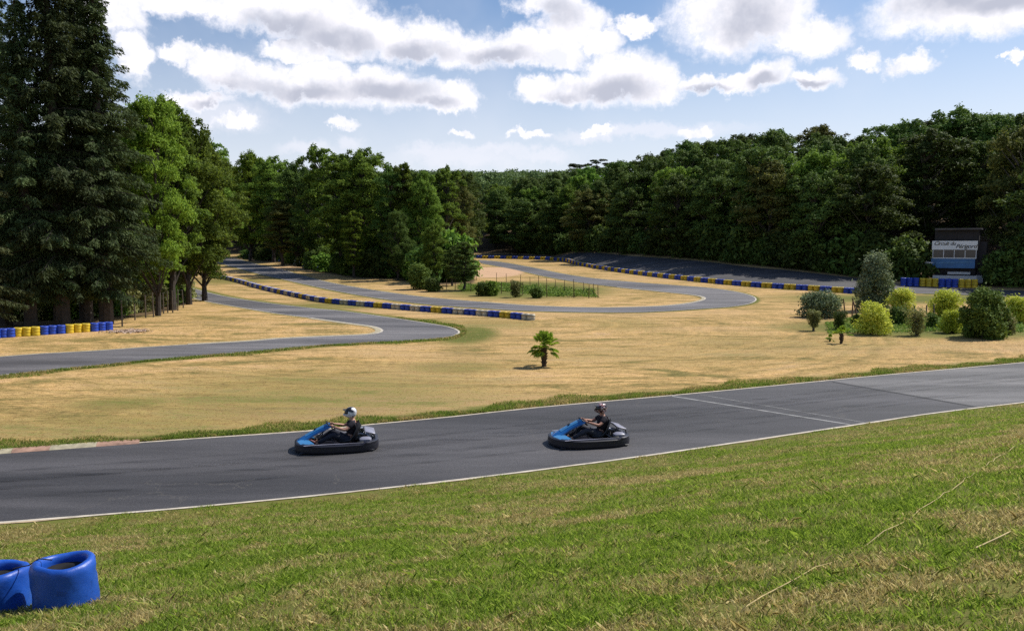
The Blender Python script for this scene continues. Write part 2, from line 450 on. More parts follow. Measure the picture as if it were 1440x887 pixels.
# dark rubber laid down along the racing line
sm_, snt, sb_ = newmat('rubber_marks'); gg_ = N(snt, 'ShaderNodeNewGeometry')
mpp = N(snt, 'ShaderNodeMapping'); mpp.inputs['Rotation'].default_value = (0, 0, -math.atan2(tdir[1], tdir[0])); mpp.inputs['Scale'].default_value = (0.12, 2.2, 1); snt.links.new(gg_.outputs['Position'], mpp.inputs[0])
ns_ = noise(snt, 1.6, 5, .7, mpp.outputs[0]); sb_.inputs['Base Color'].default_value = (.018, .018, .02, 1); sb_.inputs['Roughness'].default_value = .6
tp_ = snt.nodes.new('ShaderNodeBsdfTransparent'); mxx = snt.nodes.new('ShaderNodeMixShader')
snt.links.new(ramp(snt, ns_.outputs[0], [(.42, (0, 0, 0)), (.7, (.38, .38, .38))]).outputs[0], mxx.inputs[0]); snt.links.new(tp_.outputs[0], mxx.inputs[1]); snt.links.new(sb_.outputs[0], mxx.inputs[2])
snt.links.new(mxx.outputs[0], snt.nodes['Material Output'].inputs[0]); M['skid'] = sm_
for q_, (f0, amp, wd_) in enumerate(((.30, .05, .22), (.46, .06, .5), (.52, .03, .2), (.66, .07, .3), (.74, .02, .16))):
    tt = np.linspace(0, 1, len(nA)); ff = (f0 + amp * np.sin(tt * 7 + q_))[:, None]; mid_l = nA * (1 - ff) + nB * ff
    ribbon('rubber_marks', offset(mid_l, wd_ / 2), offset(mid_l, -wd_ / 2), M['skid'], 0.018 + q_ * .002, 1)

# red and white kerb on the left
ka = [(-60, 637.5), (0, 633), (12, 632)]
kb = [(12, 632.2), (68, 628), (134, 623.5), (160, 621.8), (200, 618.5)]
def kerb(pxs):
    for i in range(len(pxs) - 1):
        a = np.array(P(pxs[i][0], pxs[i][1] + 5)[:2]); b = np.array(P(pxs[i + 1][0], pxs[i + 1][1] + 5)[:2])
        s = seg(a, b, 10); o1 = offset(s, 0.10); o2 = offset(s, 0.42)
        mb = MB(); V = []; Fc = []
        for j in range(10):
            for (p, z) in ((o1[j], 0.008), (o1[j] * .7 + o2[j] * .3, 0.05), (o2[j], 0.07), (o2[j], -0.02)):
                V.append((p[0], p[1], Tz(*p) + z))
        for j in range(9):
            for q in range(3): Fc.append((j * 4 + q, j * 4 + 4 + q, j * 4 + 5 + q, j * 4 + 1 + q))
        mb.add(V, Fc); o = mb.build('kerb', M['kerb_white'] if i % 2 == 0 else M['kerb_red']); tag(o, kind='structure')
kerb([(-50, 638.5), (14, 633.5), (68, 629.5), (134, 624.5), (195, 620)])

# left hairpin
lo_out = [(0, 528), (82, 519.5), (160, 512), (262, 502), (360, 494), (430, 487.5), (520, 482), (577, 479), (610, 476.5), (632, 474), (646, 469), (645, 464.4), (632, 459.6), (604, 454.7), (546, 446), (480, 437), (442, 433.5), (381, 426.5), (316, 416.5), (265, 404), (238, 400.5)]
lo_in = [(0, 501.5), (60, 497), (126, 493.6), (190, 489), (253, 485), (310, 482), (360, 479), (388, 476.3), (442, 473.6), (506, 471), (529, 468.6), (536, 464.6), (525.6, 459.5), (497, 455.6), (442, 448), (388, 441), (334, 432), (300, 426), (272, 420), (250, 413.5), (225, 409)]
# upper hairpin
up_out = [(287, 365.5), (307, 370), (340, 379), (374, 388), (406, 395), (437, 402), (478, 410.5), (538, 420.7), (604, 428.5), (674, 433.5), (747, 437.7), (864, 439.8), (922, 438.6), (981, 435), (1025, 432), (1054, 427.5), (1064, 421.7), (1057, 416), (1033, 410), (995, 404.7), (952, 401.5), (893, 397.0), (835, 391.5), (791, 385), (747, 376), (704, 368.5), (672, 365.5)]
up_in = [(287, 361), (331, 364), (363, 372), (396, 379), (435, 390), (471, 398.7), (538, 410), (604, 418.5), (674, 424.5), (747, 430), (835, 432.8), (922, 431), (966, 427), (988, 422.3), (989, 418), (969, 414.4), (922, 409.5), (864, 403.5), (806, 396), (762, 388), (718, 378), (677, 370.5)]
def track(name, o_px, i_px, n, mat, ext=True):
    A = wpts(o_px); B = wpts(i_px)
    if ext:
        ua = (A[0] - A[1]) / np.linalg.norm(A[0] - A[1]); ub = (B[0] - B[1]) / np.linalg.norm(B[0] - B[1])
        A = [A[0] + ua * q for q in range(24, 0, -4)] + A; B = [B[0] + ub * q for q in range(24, 0, -4)] + B
    # drive the cross sections by nearest pairing: equal arc fractions per leg
    A = smooth_poly(A, .8); B = smooth_poly(B, .8)
    return A, B
def paired(A, B, n, ia, ib):
    """split both edges at their apex so that cross sections stay square to the road"""
    a1, a2 = resample(A[:ia + 1], n), resample(A[ia:], n); b1, b2 = resample(B[:ib + 1], n), resample(B[ib:], n)
    return np.r_[a1, a2[1:]], np.r_[b1, b2[1:]]
A, B = track('t', lo_out, lo_in, 200, None)
ia = int(np.argmax(A[:, 0])); ib = int(np.argmax(B[:, 0]))
A, B = paired(A, B, 110, ia, ib)
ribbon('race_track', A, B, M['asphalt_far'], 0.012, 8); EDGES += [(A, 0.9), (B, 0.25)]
LOA, LOB = A, B
ribbon('track_edge_line', A, offset(A, 0.12), M['line'], 0.016, 1)
ribbon('track_edge_line', B, offset(B, -0.14), M['line'], 0.016, 1)
sel = slice(80, 135)
ribbon('apex_kerb', B[sel], offset(B, 0.35)[sel], M['kerb_white'], 0.02, 1)
A, B = track('t', up_out, up_in, 200, None, ext=False)
ia = int(np.argmax(A[:, 0])); ib = int(np.argmax(B[:, 0]))
A, B = paired(A, B, 150, ia, ib)
A[0] += (A[0] - A[1]) * 18; B[0] += (B[0] - B[1]) * 18
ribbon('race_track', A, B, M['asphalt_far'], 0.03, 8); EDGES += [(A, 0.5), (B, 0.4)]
ribbon('track_edge_line', A, offset(A, 0.12), M['line'], 0.036, 1)
ribbon('track_edge_line', B, offset(B, -0.12), M['line'], 0.036, 1)
ribbon('apex_kerb', B[120:180], offset(B, 0.3)[120:180], M['kerb_white'], 0.042, 1)

# back straight behind the long barrier
bk_up = [(640, 358.5), (720, 357.5), (806, 356), (893, 360.5), (1000, 369), (1080, 378), (1202, 391), (1300, 403), (1440, 409), (1560, 414)]
bk_lo = [(640, 362.5), (720, 362), (790, 365.5), (864, 377), (966, 391), (1080, 401.5), (1202, 409), (1300, 413), (1440, 418), (1560, 424)]
A = resample(smooth_poly(wpts(bk_up), 2), 160); B = resample(smooth_poly(wpts(bk_lo), 2), 160)
ribbon('back_straight', A, B, M['asphalt'], 0.03, 10); EDGES += [(B, 0.6)]  # dark asphalt chosen so its colour carries part of the forest shade

# ------------------------------------------------------------------ ground sheet
def axis(a, b, fine, c, growth, lim):
    xs = list(np.arange(a, b, fine)); st = c
    while xs[-1] < lim: xs.append(xs[-1] + st); st *= growth
    return np.array(xs)
xr = axis(0, 34, 0.3, 0.4, 1.03, 2600); xs = np.r_[-xr[:0:-1], xr]
yp = axis(2, 60, 0.27, 0.4, 1.018, 4500); ys = np.r_[np.array([-300, -120, -50, -25, -12, -6, -3, -1, 0.5]), yp]
XX, YY = np.meshgrid(xs, ys); nx, ny = len(xs), len(ys)
X, Y = XX.ravel(), YY.ravel()
rng = np.random.default_rng(11)
Z = T(X, Y)
# keep the earth a little rough on the bank
sN = bank_s(X, Y)
Z += np.where(sN > 0.6, (rng.random(len(X)) - .5) * 0.03, 0)
i = np.arange((ny - 1) * (nx - 1)); r_, c_ = i // (nx - 1), i % (nx - 1)
Fc = np.c_[r_ * nx + c_, r_ * nx + c_ + 1, (r_ + 1) * nx + c_ + 1, (r_ + 1) * nx + c_]
me = fastmesh('ground', np.c_[X, Y, Z], Fc, True)

def polydist(X, Y, poly):
    best = np.full(len(X), 1e9)
    p = poly[::3]
    for a, b in zip(p[:-1], p[1:]):
        ab = b - a; L = ab @ ab + 1e-9
        t = np.clip(((X - a[0]) * ab[0] + (Y - a[1]) * ab[1]) / L, 0, 1)
        best = np.minimum(best, (X - a[0] - t * ab[0]) ** 2 + (Y - a[1] - t * ab[1]) ** 2)
    return np.sqrt(best)
green = np.zeros(len(X)); act = (np.abs(X) < 150) & (Y > 5) & (Y < 260)
ax_, ay_ = X[act], Y[act]; ga = np.zeros(len(ax_))
for poly, wd in EDGES:
    d = polydist(ax_, ay_, poly); ga = np.maximum(ga, 0.85 * np.clip(1.25 - d / wd, 0, 1))
def spot(px, py, rx, ry, amt, soft=1.0):
    global ga
    c = P(px, py); e = P(px + rx, py); f_ = P(px, py - ry)
    ax1 = abs(e.x - c.x) + 1e-6; ay1 = abs(f_.y - c.y) + 1e-6
    q = np.sqrt(((ax_ - c.x) / ax1) ** 2 + ((ay_ - c.y) / ay1) ** 2)
    ga = np.maximum(ga, amt * np.clip(1.5 - q, 0, 1))
spot(170, 567, 85, 13, 0.42); spot(640, 516, 80, 9, 0.36); spot(655, 470, 40, 10, 0.95); spot(560, 452, 80, 4, 0.5)
spot(420, 555, 300, 36, 0.33); spot(150, 600, 260, 20, 0.36); spot(1000, 500, 300, 16, .15); spot(330, 395, 60, 4, .5)
spot(740, 407, 100, 10, 0.95); spot(470, 430, 90, 5, .5); spot(1300, 462, 170, 10, 0.9); spot(1280, 420, 170, 6, .7)
spot(700, 455, 80, 6, .3); spot(880, 455, 60, 8, .25); spot(1100, 480, 200, 12, .22)
ga = np.where(sN[act] > 0.2, 0.64, ga)
green[act] = ga
green[(sN > 0.2)] = 0.64
clay = np.zeros(len(X)); c0 = P(688, 382)
clay = np.maximum(clay, np.clip(1.6 - np.sqrt(((X - c0.x) / 5.0) ** 2 + ((Y - c0.y) / 13.0) ** 2), 0, 1))
c0 = P(430, 376); clay = np.maximum(clay, 0.5 * np.clip(1.5 - np.sqrt(((X - c0.x) / 12.0) ** 2 + ((Y - c0.y) / 14.0) ** 2), 0, 1))
fe = np.interp(X, FX, FY)
litter = np.clip((Y - fe + 3) / 4, 0, 1)
LW = [(-200, 57), (-60, 56), (-33, 57), (-27, 64), (-26, 78), (-34, 100), (-60, 150), (-70, 190)]      # left wood outline
def inpoly(X, Y, poly):
    r = np.zeros(len(X), bool); n = len(poly)
    for a in range(n):
        x1, y1 = poly[a]; x2, y2 = poly[(a + 1) % n]
        if y1 == y2: continue
        cnd = ((y1 > Y) != (y2 > Y)) & (X < (x2 - x1) * (Y - y1) / (y2 - y1) + x1)
        r ^= cnd
    return r
lw = [tuple(P(px, py)[:2]) for px, py in ((-300, 462), (30, 460), (120, 456), (165, 450), (225, 440), (268, 425), (262, 405), (200, 396))] + [(-300, 200)]
litter = np.where(inpoly(X, Y, lw), 0.9, litter)
mw = [tuple(P(px, py)[:2]) for px, py in ((345, 366), (400, 371), (450, 383), (500, 391), (560, 393), (600, 402), (668, 398), (668, 372), (660, 362))] + [(-20, 260), (-90, 260)]
litter = np.where(inpoly(X, Y, mw), 0.9, litter)
for nm, arr in (('green', green), ('clay', clay), ('litter', litter)):
    a = me.attributes.new(nm, 'FLOAT', 'POINT'); a.data.foreach_set('value', arr.astype(np.float32))
tag(link('ground', me, M['ground']), kind='structure')

# ------------------------------------------------------------------ grass blades
def bladesmat(name, gstops, sstops, bias):
    m, nt, b = newmat(name)
    g = N(nt, 'ShaderNodeNewGeometry'); pos = g.outputs['Position']
    mp = N(nt, 'ShaderNodeMapping'); mp.inputs['Rotation'].default_value = (0, 0, -math.atan2(tdir[1], tdir[0]) - 0.12); mp.inputs['Scale'].default_value = (0.5, 1, 1)
    nt.links.new(pos, mp.inputs[0])
    n1 = noise(nt, 0.5, 6, 0.68, mp.outputs[0], 1.2); n2 = noise(nt, 2.6, 3, 0.6, pos)
    f = mth(nt, 'ADD', mth(nt, 'MULTIPLY', mth(nt, 'SUBTRACT', n1.outputs[0], 0.5), 4.2), mth(nt, 'MULTIPLY', mth(nt, 'SUBTRACT', n2.outputs[0], 0.5), 2.2))
    f = mth(nt, 'ADD', f, mth(nt, 'MULTIPLY', mth(nt, 'SUBTRACT', g.outputs['Random Per Island'], 0.5), 0.7))
    f = mth(nt, 'ADD', f, bias)
    sel = ramp(nt, f, [(0.25, (0, 0, 0)), (0.75, (1, 1, 1))])
    h = mth(nt, 'FRACT', mth(nt, 'MULTIPLY', g.outputs['Random Per Island'], 37.7))
    gc = ramp(nt, h, [(0, gstops[0]), (0.5, gstops[1]), (1, gstops[2])]); sc = ramp(nt, h, [(0, sstops[0]), (0.5, sstops[1]), (1, sstops[2])])
    col = mix(nt, sc.outputs[0], gc.outputs[0], sel.outputs[0])
    nt.links.new(col, b.inputs['Base Color']); b.inputs['Roughness'].default_value = 0.6; b.inputs['Specular IOR Level'].default_value = 0.3
    tr = N(nt, 'ShaderNodeBsdfTranslucent'); nt.links.new(col, tr.inputs[0])
    mx = N(nt, 'ShaderNodeMixShader'); mx.inputs[0].default_value = 0.5
    nt.links.new(b.outputs[0], mx.inputs[1]); nt.links.new(tr.outputs[0], mx.inputs[2])
    nt.links.new(mx.outputs[0], nt.nodes['Material Output'].inputs[0])
    return m
M['bank_grass'] = bladesmat('bank_grass', [(.14, .23, .02), (.26, .38, .036), (.42, .52, .08)], [(.34, .27, .09), (.54, .43, .17), (.76, .63, .31)], 0.58)
M['verge_grass'] = bladesmat('verge_grass', [(.12, .19, .025), (.2, .28, .04), (.31, .37, .07)], [(.36, .28, .09), (.5, .38, .15), (.62, .48, .2)], 0.7)
M['straw_grass'] = bladesmat('straw_grass', [(.3, .32, .07), (.4, .38, .1), (.5, .45, .13)], [(.40, .28, .10), (.54, .37, .15), (.66, .47, .21)], 0.12)

def blades(name, XY, hgt, wid, mat, lean=0.6, label=None, sink=0.0):
    n = len(XY); g = np.random.default_rng(len(XY))
    z = T(XY[:, 0], XY[:, 1]) - sink
    a = g.random(n) * 2 * PI; h = hgt * (0.45 + 0.85 * g.random(n)); w = wid * (0.6 + 0.8 * g.random(n))
    la = g.random(n) * 2 * PI; ln = lean * h * (0.2 + g.random(n))
    base = np.c_[XY, z]
    dx = np.c_[np.cos(a) * w, np.sin(a) * w, np.zeros(n)]
    m1 = base + np.c_[np.cos(la) * ln * .35, np.sin(la) * ln * .35, h * .6]
    tip = base + np.c_[np.cos(la) * ln, np.sin(la) * ln, h]
    V = np.stack([base - dx / 2, base + dx / 2, m1 + dx * .38, tip, m1 - dx * .38], 1).reshape(-1, 3)
    i = np.arange(n) * 5
    Fq = np.c_[i, i + 1, i + 2, i + 3, i + 4]
    o = link(name, fastmesh(name, V, Fq), mat)
    tag(o, label, 'grass', kind='stuff'); return o

g = np.random.default_rng(5)
def bank_points(n, ymax, s0=0.24):
    XYs = []; tot = 0
    while tot < n:
        yy = 3.2 + (ymax - 3.2) * g.random(200000) ** 1.15
        xx = (g.random(200000) - .5) * 2 * (0.70 * yy + 1.0)
        s = bank_s(xx, yy)
        ok = (s > s0 + 0.1 * np.sin(xx * 1.1) + 0.07 * np.sin(xx * 3.3) + .05 * np.sin(xx * 9.1)) & (s < 18.5)
        # clumps
        ck = np.sin(xx * 3.1 + 1.3 * np.sin(yy * 2.3)) * np.sin(yy * 3.7 + 1.7 * np.sin(xx * 1.9)) + 0.6 * np.sin(xx * 11 + yy * 7) * np.sin(yy * 13 - xx * 5)
        ok &= g.random(200000) < np.clip(0.62 + 0.45 * ck, 0.12, 1)
        p = np.c_[xx, yy][ok]; XYs.append(p); tot += len(p)
    return np.concatenate(XYs)[:n]
bp = bank_points(620000, 29)
dcam = np.hypot(bp[:, 0], bp[:, 1])
bp = bp[np.argsort(g.random(len(bp)))]
blades('bank_grass', bp, 0.034 + 0.0009 * dcam, 0.003 + 0.00048 * dcam, M['bank_grass'], 1.1, 'patchy green and straw coloured grass covering the near bank')
# straggly weeds with pale broad blades in tufts
cs = bank_points(1500, 26, 0.8); tf = []
for c in cs[:1300]:
    k = g.integers(10, 26); tf.append(c + g.normal(0, 0.07, (k, 2)))
tf = np.concatenate(tf)
blades('weed_tufts', tf, 0.085, 0.0075, M['bank_grass'], 1.5, 'taller weedy tufts scattered over the near bank')
# verge along the far edge of the near straight
def verge(poly, side, n, w, ex=1.5):
    i = g.integers(0, len(poly) - 1, n); f = g.random(n)[:, None]
    p = poly[i] * (1 - f) + poly[i + 1] * f; t = poly[i + 1] - poly[i]; t /= np.linalg.norm(t, axis=1)[:, None]
    nn = np.c_[-t[:, 1], t[:, 0]] * side
    wv = w * (0.75 + 0.35 * np.sin(p[:, 0] * 0.8) + 0.25 * np.sin(p[:, 0] * 2.7 + 1))
    return p + nn * (0.14 + (g.random(n) ** ex) * wv)[:, None]
vis = nA[(nA[:, 0] > -20) & (nA[:, 0] < 34)]
vp = verge(vis, 1, 60000, 1.15)
blades('verge_grass', vp, 0.09, 0.016, M['verge_grass'], 0.8, 'green verge grass along the far edge of the near track')
vL = LOA[(LOA[:, 0] < 1) & (LOA[:, 1] < 60)]
vp = verge(vL, -1, 26000, 0.9)
blades('verge_grass', vp, 0.09, 0.03, M['verge_grass'], 0.8, 'green verge grass along the lower edge of the left hairpin')
# dry stubble on the field
yy = 20 + 42 * g.random(420000) ** 1.3; xx = (g.random(420000) - .5) * 2 * 0.68 * yy
s = (xx - nA[0, 0]) ; sF = (xx - nearL[0]) * tn[0] + (yy - nearL[1]) * tn[1]
dN = np.interp(xx, nA[:, 0], nA[:, 1]); loY = None
ok = yy > dN + 0.3
keep = np.ones(len(xx), bool)
lpoly = [tuple(p) for p in LOA] + [tuple(p) for p in LOB[::-1]]
keep = ~inpoly(xx, yy, lpoly)
ok &= keep & (yy < 62)
fp = np.c_[xx, yy][ok][:90000]
dd = np.hypot(fp[:, 0], fp[:, 1])
blades('dry_grass', fp, 0.016, 0.004 + 0.0006 * dd, M['straw_grass'], 5.0, 'short dry straw coloured grass on the infield')

# ------------------------------------------------------------------ trees
def sph(g, n):
    v = g.normal(size=(n, 3)); return v / np.linalg.norm(v, axis=1)[:, None]

def leaf_quads(g, pos, nrm, size, aspect=0.6):
    n = len(pos); nrm = nrm / (np.linalg.norm(nrm, axis=1)[:, None] + 1e-9)
    r = sph(g, n); u = np.cross(nrm, r); u /= np.linalg.norm(u, axis=1)[:, None] + 1e-9; w = np.cross(nrm, u)
    s = (size * (0.55 + 0.9 * g.random(n)))[:, None]
    bend = nrm * s * 0.15
    V = np.stack([pos - u * s * .5, pos + w * s * .5 * aspect - bend, pos + u * s * .5, pos - w * s * .5 * aspect - bend], 1).reshape(-1, 3)
    i = np.arange(n) * 4
    return V, np.c_[i, i + 1, i + 2, i + 3]

def crown_mesh(name, g, clumps, n, leaf, sprig=0.12, up=0.3, aspect=0.6, sp=.35, flip=True):
    C = np.array([c[:3] for c in clumps]); Rr = np.array([c[3:6] for c in clumps])
    wgt = (Rr[:, 0] * Rr[:, 2]); wgt = wgt / wgt.sum()
    k = g.choice(len(clumps), n, p=wgt)
    d = sph(g, n)
    if flip: d[:, 2] = np.where(d[:, 2] < -0.3, -d[:, 2] * 0.6, d[:, 2])
    # lumpy shells: a few twigs per clump carry most leaves
    f = 0.62 + 0.42 * g.random(n) ** 0.6
    lump = 1 + 0.18 * np.sin(d[:, 0] * 6 + k) * np.sin(d[:, 1] * 7 + k * 2) + 0.12 * np.sin(d[:, 2] * 11 + k * 3)
    st = g.random(n) < sprig; f = np.where(st, f * (1 + sp * g.random(n)), f)
    pos = C[k] + d * Rr[k] * (f * lump)[:, None]
    nrm = d * 0.8 + sph(g, n) * 0.9 + np.array([0, 0, up])
    V, Fc = leaf_quads(g, pos, nrm, leaf, aspect)
    return fastmesh(name, V, Fc)

def broadleaf_protos(seed, H, Rc, n, leaf, low=0.22, nclump=46, thin=1.0, multi=1, trunk_r=None):
    """returns trunk mesh, crown mesh for a tree of height H"""
    g = np.random.default_rng(seed); rd = random.Random(seed)
    clumps = []; cz = H * (low + 1) / 2; rz = H * (1 - low) / 2
    lobes = [(rd.uniform(-.35, .35) * Rc, rd.uniform(-.35, .35) * Rc) for _ in range(4)]
    for i in range(nclump):
        t = (i + .5) / nclump; zz = -1 + 2 * t
        rr = math.sqrt(max(0, 1 - abs(zz) ** 2.3)) * (0.82 if zz > 0 else 0.95)
        a = i * 2.399 + rd.uniform(-.5, .5); q = rr * rd.uniform(0.3, 1.08) * Rc
        lb = lobes[i % 4]; cr = Rc * rd.uniform(0.13, 0.31) * thin
        x, y, z = q * math.cos(a) + lb[0] * .5, q * math.sin(a) + lb[1] * .5, cz + zz * rz * 0.88 + rd.uniform(-.04, .04) * H
        clumps.append((x, y, z, cr, cr, cr * rd.uniform(0.65, 0.95)))
    for i in range(16):       # leaders breaking the outline
        a = rd.uniform(0, 2 * PI); q = Rc * rd.uniform(.05, .8); cr = Rc * rd.uniform(.08, .15)
        clumps.append((q * math.cos(a), q * math.sin(a), H * (rd.uniform(.93, 1.02) - .16 * (q / Rc) ** 2), cr, cr, cr * 1.7))
    crown = crown_mesh('crown', g, clumps, n, leaf)
    mb = MB(); tr = trunk_r or H * 0.017
    tops = []
    for mth_ in range(multi):
        ox, oy = (0, 0) if multi == 1 else (rd.uniform(-1, 1) * .8, rd.uniform(-1, 1) * .8)
        b = [(ox, oy, -0.4)]; x, y = ox, oy
        for k in range(1, 8):
            x += rd.uniform(-.02, .02) * H; y += rd.uniform(-.02, .02) * H; b.append((x, y, H * .85 * k / 7))
        mb.tube(b, [tr * 1.35] + [tr * (1 - .12 * k) for k in range(1, 8)], 8); tops.append(b)
    for i, c in enumerate(clumps):
        if i % 2: continue
        b = tops[i % len(tops)]; zt = max(H * low * .7, c[2] - abs(c[0]) - abs(c[1]) * .3 - 1.0)
        zt = min(zt, H * .8); kk = zt / (H * .85) * 7; k0 = min(int(kk), 6)
        p0 = Vector(b[k0]).lerp(Vector(b[k0 + 1]), kk - k0); p2 = Vector(c[:3])
        p1 = p0.lerp(p2, .5) + Vector((rd.uniform(-.3, .3), rd.uniform(-.3, .3), rd.uniform(0, .5)))
        mb.tube([p0, p1, p2], [tr * .42, tr * .25, tr * .08], 5, False)
    return mb.mesh('trunk'), crown

def fir_protos(seed, H, Rb, n, low=0.1, droop=0.35):
    g = np.random.default_rng(seed); rd = random.Random(seed)
    mb = MB(); mb.tube([(0, 0, -.4), (0, 0, H * .3), (rd.uniform(-.1, .1), 0, H * .7), (0, 0, H)], [H * .02, H * .0155, H * .008, .02], 8)
    segs = []; z = H * low
    while z < H * .99:
        t = (z - H * low) / (H * (1 - low)); L = Rb * (1 - t) ** 0.95 * (1.0 if t > .12 else .6 + 3.3 * t) + 0.25
        nb = 6 if t < .8 else 5
        for k in range(nb):
            if rd.random() < .1: continue
            a = rd.uniform(0, 2 * PI); l = L * rd.uniform(.5, 1.22); up = 0.10 + .35 * t
            p = [Vector((0, 0, z))]
            for j in range(1, 6):
                u = j / 5; dz = l * (up * u - droop * u * u + 0.12 * u ** 4)
                p.append(Vector((math.cos(a) * l * u, math.sin(a) * l * u, z + dz)))
            mb.tube(p, [max(.012, .03 * l / 3 * (1 - j / 6)) for j in range(6)], 4, False)
            segs.append((p, l))
        z += (0.32 + .25 * (1 - t)) * H / 26
    tot = sum(s[1] for s in segs); P_, D_, L_ = [], [], []
    for p, l in segs:
        m = int(n * l / tot); u = g.random(m) ** 0.75; f = u * 5; j = np.minimum(f.astype(int), 4); fr = (f - j)[:, None]
        pa = np.array([tuple(q) for q in p]); base = pa[j] * (1 - fr) + pa[j + 1] * fr
        dr = pa[5] - pa[0]; dr /= np.linalg.norm(dr); side = np.cross(dr, [0, 0, 1]); side /= np.linalg.norm(side)
        sw = (g.random(m) - .5) * 2; wid = (0.10 + 0.26 * l * (1 - u) * 0.9 + .12)
        pos = base + side * (sw * wid)[:, None] + np.c_[np.zeros(m), np.zeros(m), -np.abs(sw) * wid * .5 - g.random(m) ** 2 * .5]
        P_.append(pos); D_.append(dr * 0.8 + side * np.sign(sw)[:, None] * .8 + np.array([0, 0, -.75]) + sph(g, m) * .6)
    pos = np.concatenate(P_); D = np.concatenate(D_); D /= np.linalg.norm(D, axis=1)[:, None]
    m = len(pos); r = sph(g, m) * .8 + np.array([0, 0, 1.0]); w = np.cross(D, r); w /= np.linalg.norm(w, axis=1)[:, None]
    s = (0.29 * (0.6 + .8 * g.random(m)))[:, None]
    V = np.stack([pos - D * s * .5, pos + w * s * .16, pos + D * s * .6, pos - w * s * .16], 1).reshape(-1, 3)
    i = np.arange(m) * 4
    return mb.mesh('trunk'), fastmesh('crown', V, np.c_[i, i + 1, i + 2, i + 3])

def plant_tree(name, proto, loc, H, H0, mat, bark, label, group=None, rz=0, wide=1.0, cat='tree'):
    s = H / H0
    root = empty(name, loc, rz, label, cat, group, (s * wide, s * wide, s))
    tm, cm = proto
    link('trunk', tm.copy() if bark is not None and len(tm.materials) and tm.materials[0] != bark else tm, bark, root)
    if len(cm.materials) and cm.materials[0] != mat:
        key = (cm.name, mat.name)
        if key not in MESHVAR:
            c2 = cm.copy(); c2.materials.clear(); c2.materials.append(mat); MESHVAR[key] = c2
        o = link('crown', MESHVAR[key], None, root)
    else: o = link('crown', cm, mat, root)
    return root
MESHVAR = {}

near_b = [broadleaf_protos(100 + i, 18, 4.8, 42000, 0.27, low=0.13, nclump=92) for i in range(4)]
slim_b = [broadleaf_protos(130 + i, 18, 3.4, 27000, 0.27, low=0.15, nclump=70, thin=1.1) for i in range(2)]
airy_b = [broadleaf_protos(140 + i, 18, 4.6, 17000, 0.28, low=0.28, nclump=60, thin=.75) for i in range(2)]
for_b = [broadleaf_protos(160 + i, 20, 6.2, 24000, 0.42, low=0.05, nclump=95) for i in range(6)]
firs = [fir_protos(200 + i, 28, 5.2, 60000, low=.1, droop=.45) for i in range(3)]
NW = {0: 'first', 1: 'second'}

def at_base(px, py): return P(px, py)
def height_for(loc, top_py):
    d = ray(720, top_py); t = loc.y / d[1]; return HC + d[2] * t - loc.z

# firs on the left ----------------------------------------------------
fl = [(44, 463, -30, 0, 'slim dark fir whose trunk stands behind the yellow tyre stacks'),
      (88, 460, -170, 1, 'tallest dark fir, reaching past the top of the picture'),
      (150, 456, -60, 2, 'tall fir on the right side of the fir stand, its branches outlined against the sky'),
      (-48, 474, 60, 1, 'grey green fir at the left edge with low drooping boughs'),
      (8, 458, -80, 2, 'dark fir standing back at the left edge between two others'),
      (122, 452, -120, 0, 'tall dark fir tucked between the tallest fir and the rightmost one')]
for n_, (px, py, top, k, lab) in enumerate(fl):
    loc = P(px, py); Ht = height_for(loc, top)
    plant_tree('fir_tree', firs[k], loc, Ht, 28, M['fir_light'] if n_ == 3 else M['fir'], M['bark'], lab, 'firs at the left edge', rz=n_ * 1.3, wide=[.95, .9, 1.0, 1.15, .9, .85][n_])
# broadleaf trees beside them
bl = [(222, 444, 146, near_b[0], 'bright', .66, 'bright green broadleaf tree rising just right of the firs'),
      (183, 440, 190, near_b[1], 'oak', .8, 'broadleaf tree behind the wooden posts, in the shade of the firs'),
      (243, 436, 152, slim_b[0], 'oak', .95, 'dark oak with a ragged top right of the bright green tree'),
      (266, 428, 172, near_b[2], 'oak', .88, 'leafy tree above the three thin trunks at the track bend'),
      (288, 423, 208, near_b[3], 'oak', .92, 'tree at the end of the left wood whose boughs hang over the track'),
      (302, 400, 205, airy_b[0], 'oak', .95, 'thin crowned tree with sky showing through its branches')]
for n_, (px, py, top, pr, mt, wd, lab) in enumerate(bl):
    loc = P(px, py); Ht = height_for(loc, top)
    if n_ == 5: loc = Vector((-41.5, 112, Tz(-41.5, 112))); Ht = height_for(loc, top)
    plant_tree('broadleaf_tree', pr, loc, Ht, 18, M[mt], M['bark'], lab, 'broadleaf trees at the edge of the left wood', rz=n_ * 1.7 + .4, wide=wd)
for n_ in range(16):
    px = 205 + n_ * 10.5; y = 205 + (n_ * 37 % 40); x = (px - 720) / 1130 * y; loc = Vector((x, y, Tz(x, y)))
    plant_tree('broadleaf_tree', for_b[n_ % 6], loc, height_for(loc, 262 - (n_ * 13 % 20)), 20, M['oak'], M['bark'], 'tree far back in the gap between the left wood and the middle wood', 'trees filling the gap between the woods', rz=n_)
# darker wood behind the firs
rd = random.Random(8)
for n_ in range(26):
    x = rd.uniform(-88, -27); y = rd.uniform(70, 130)
    if -x < y * 0.36: x = -y * rd.uniform(.385, .66)
    loc = Vector((x, y, Tz(x, y)))
    if 720 + 1130 * x / y > 300: continue
    plant_tree('broadleaf_tree', near_b[n_ % 4], loc, rd.uniform(13, 18), 18, M['oak_dark'], M['bark'], 'shaded broadleaf tree deep in the left wood behind the firs', 'shaded trees in the left wood', rz=rd.uniform(0, 6), wide=1.1)

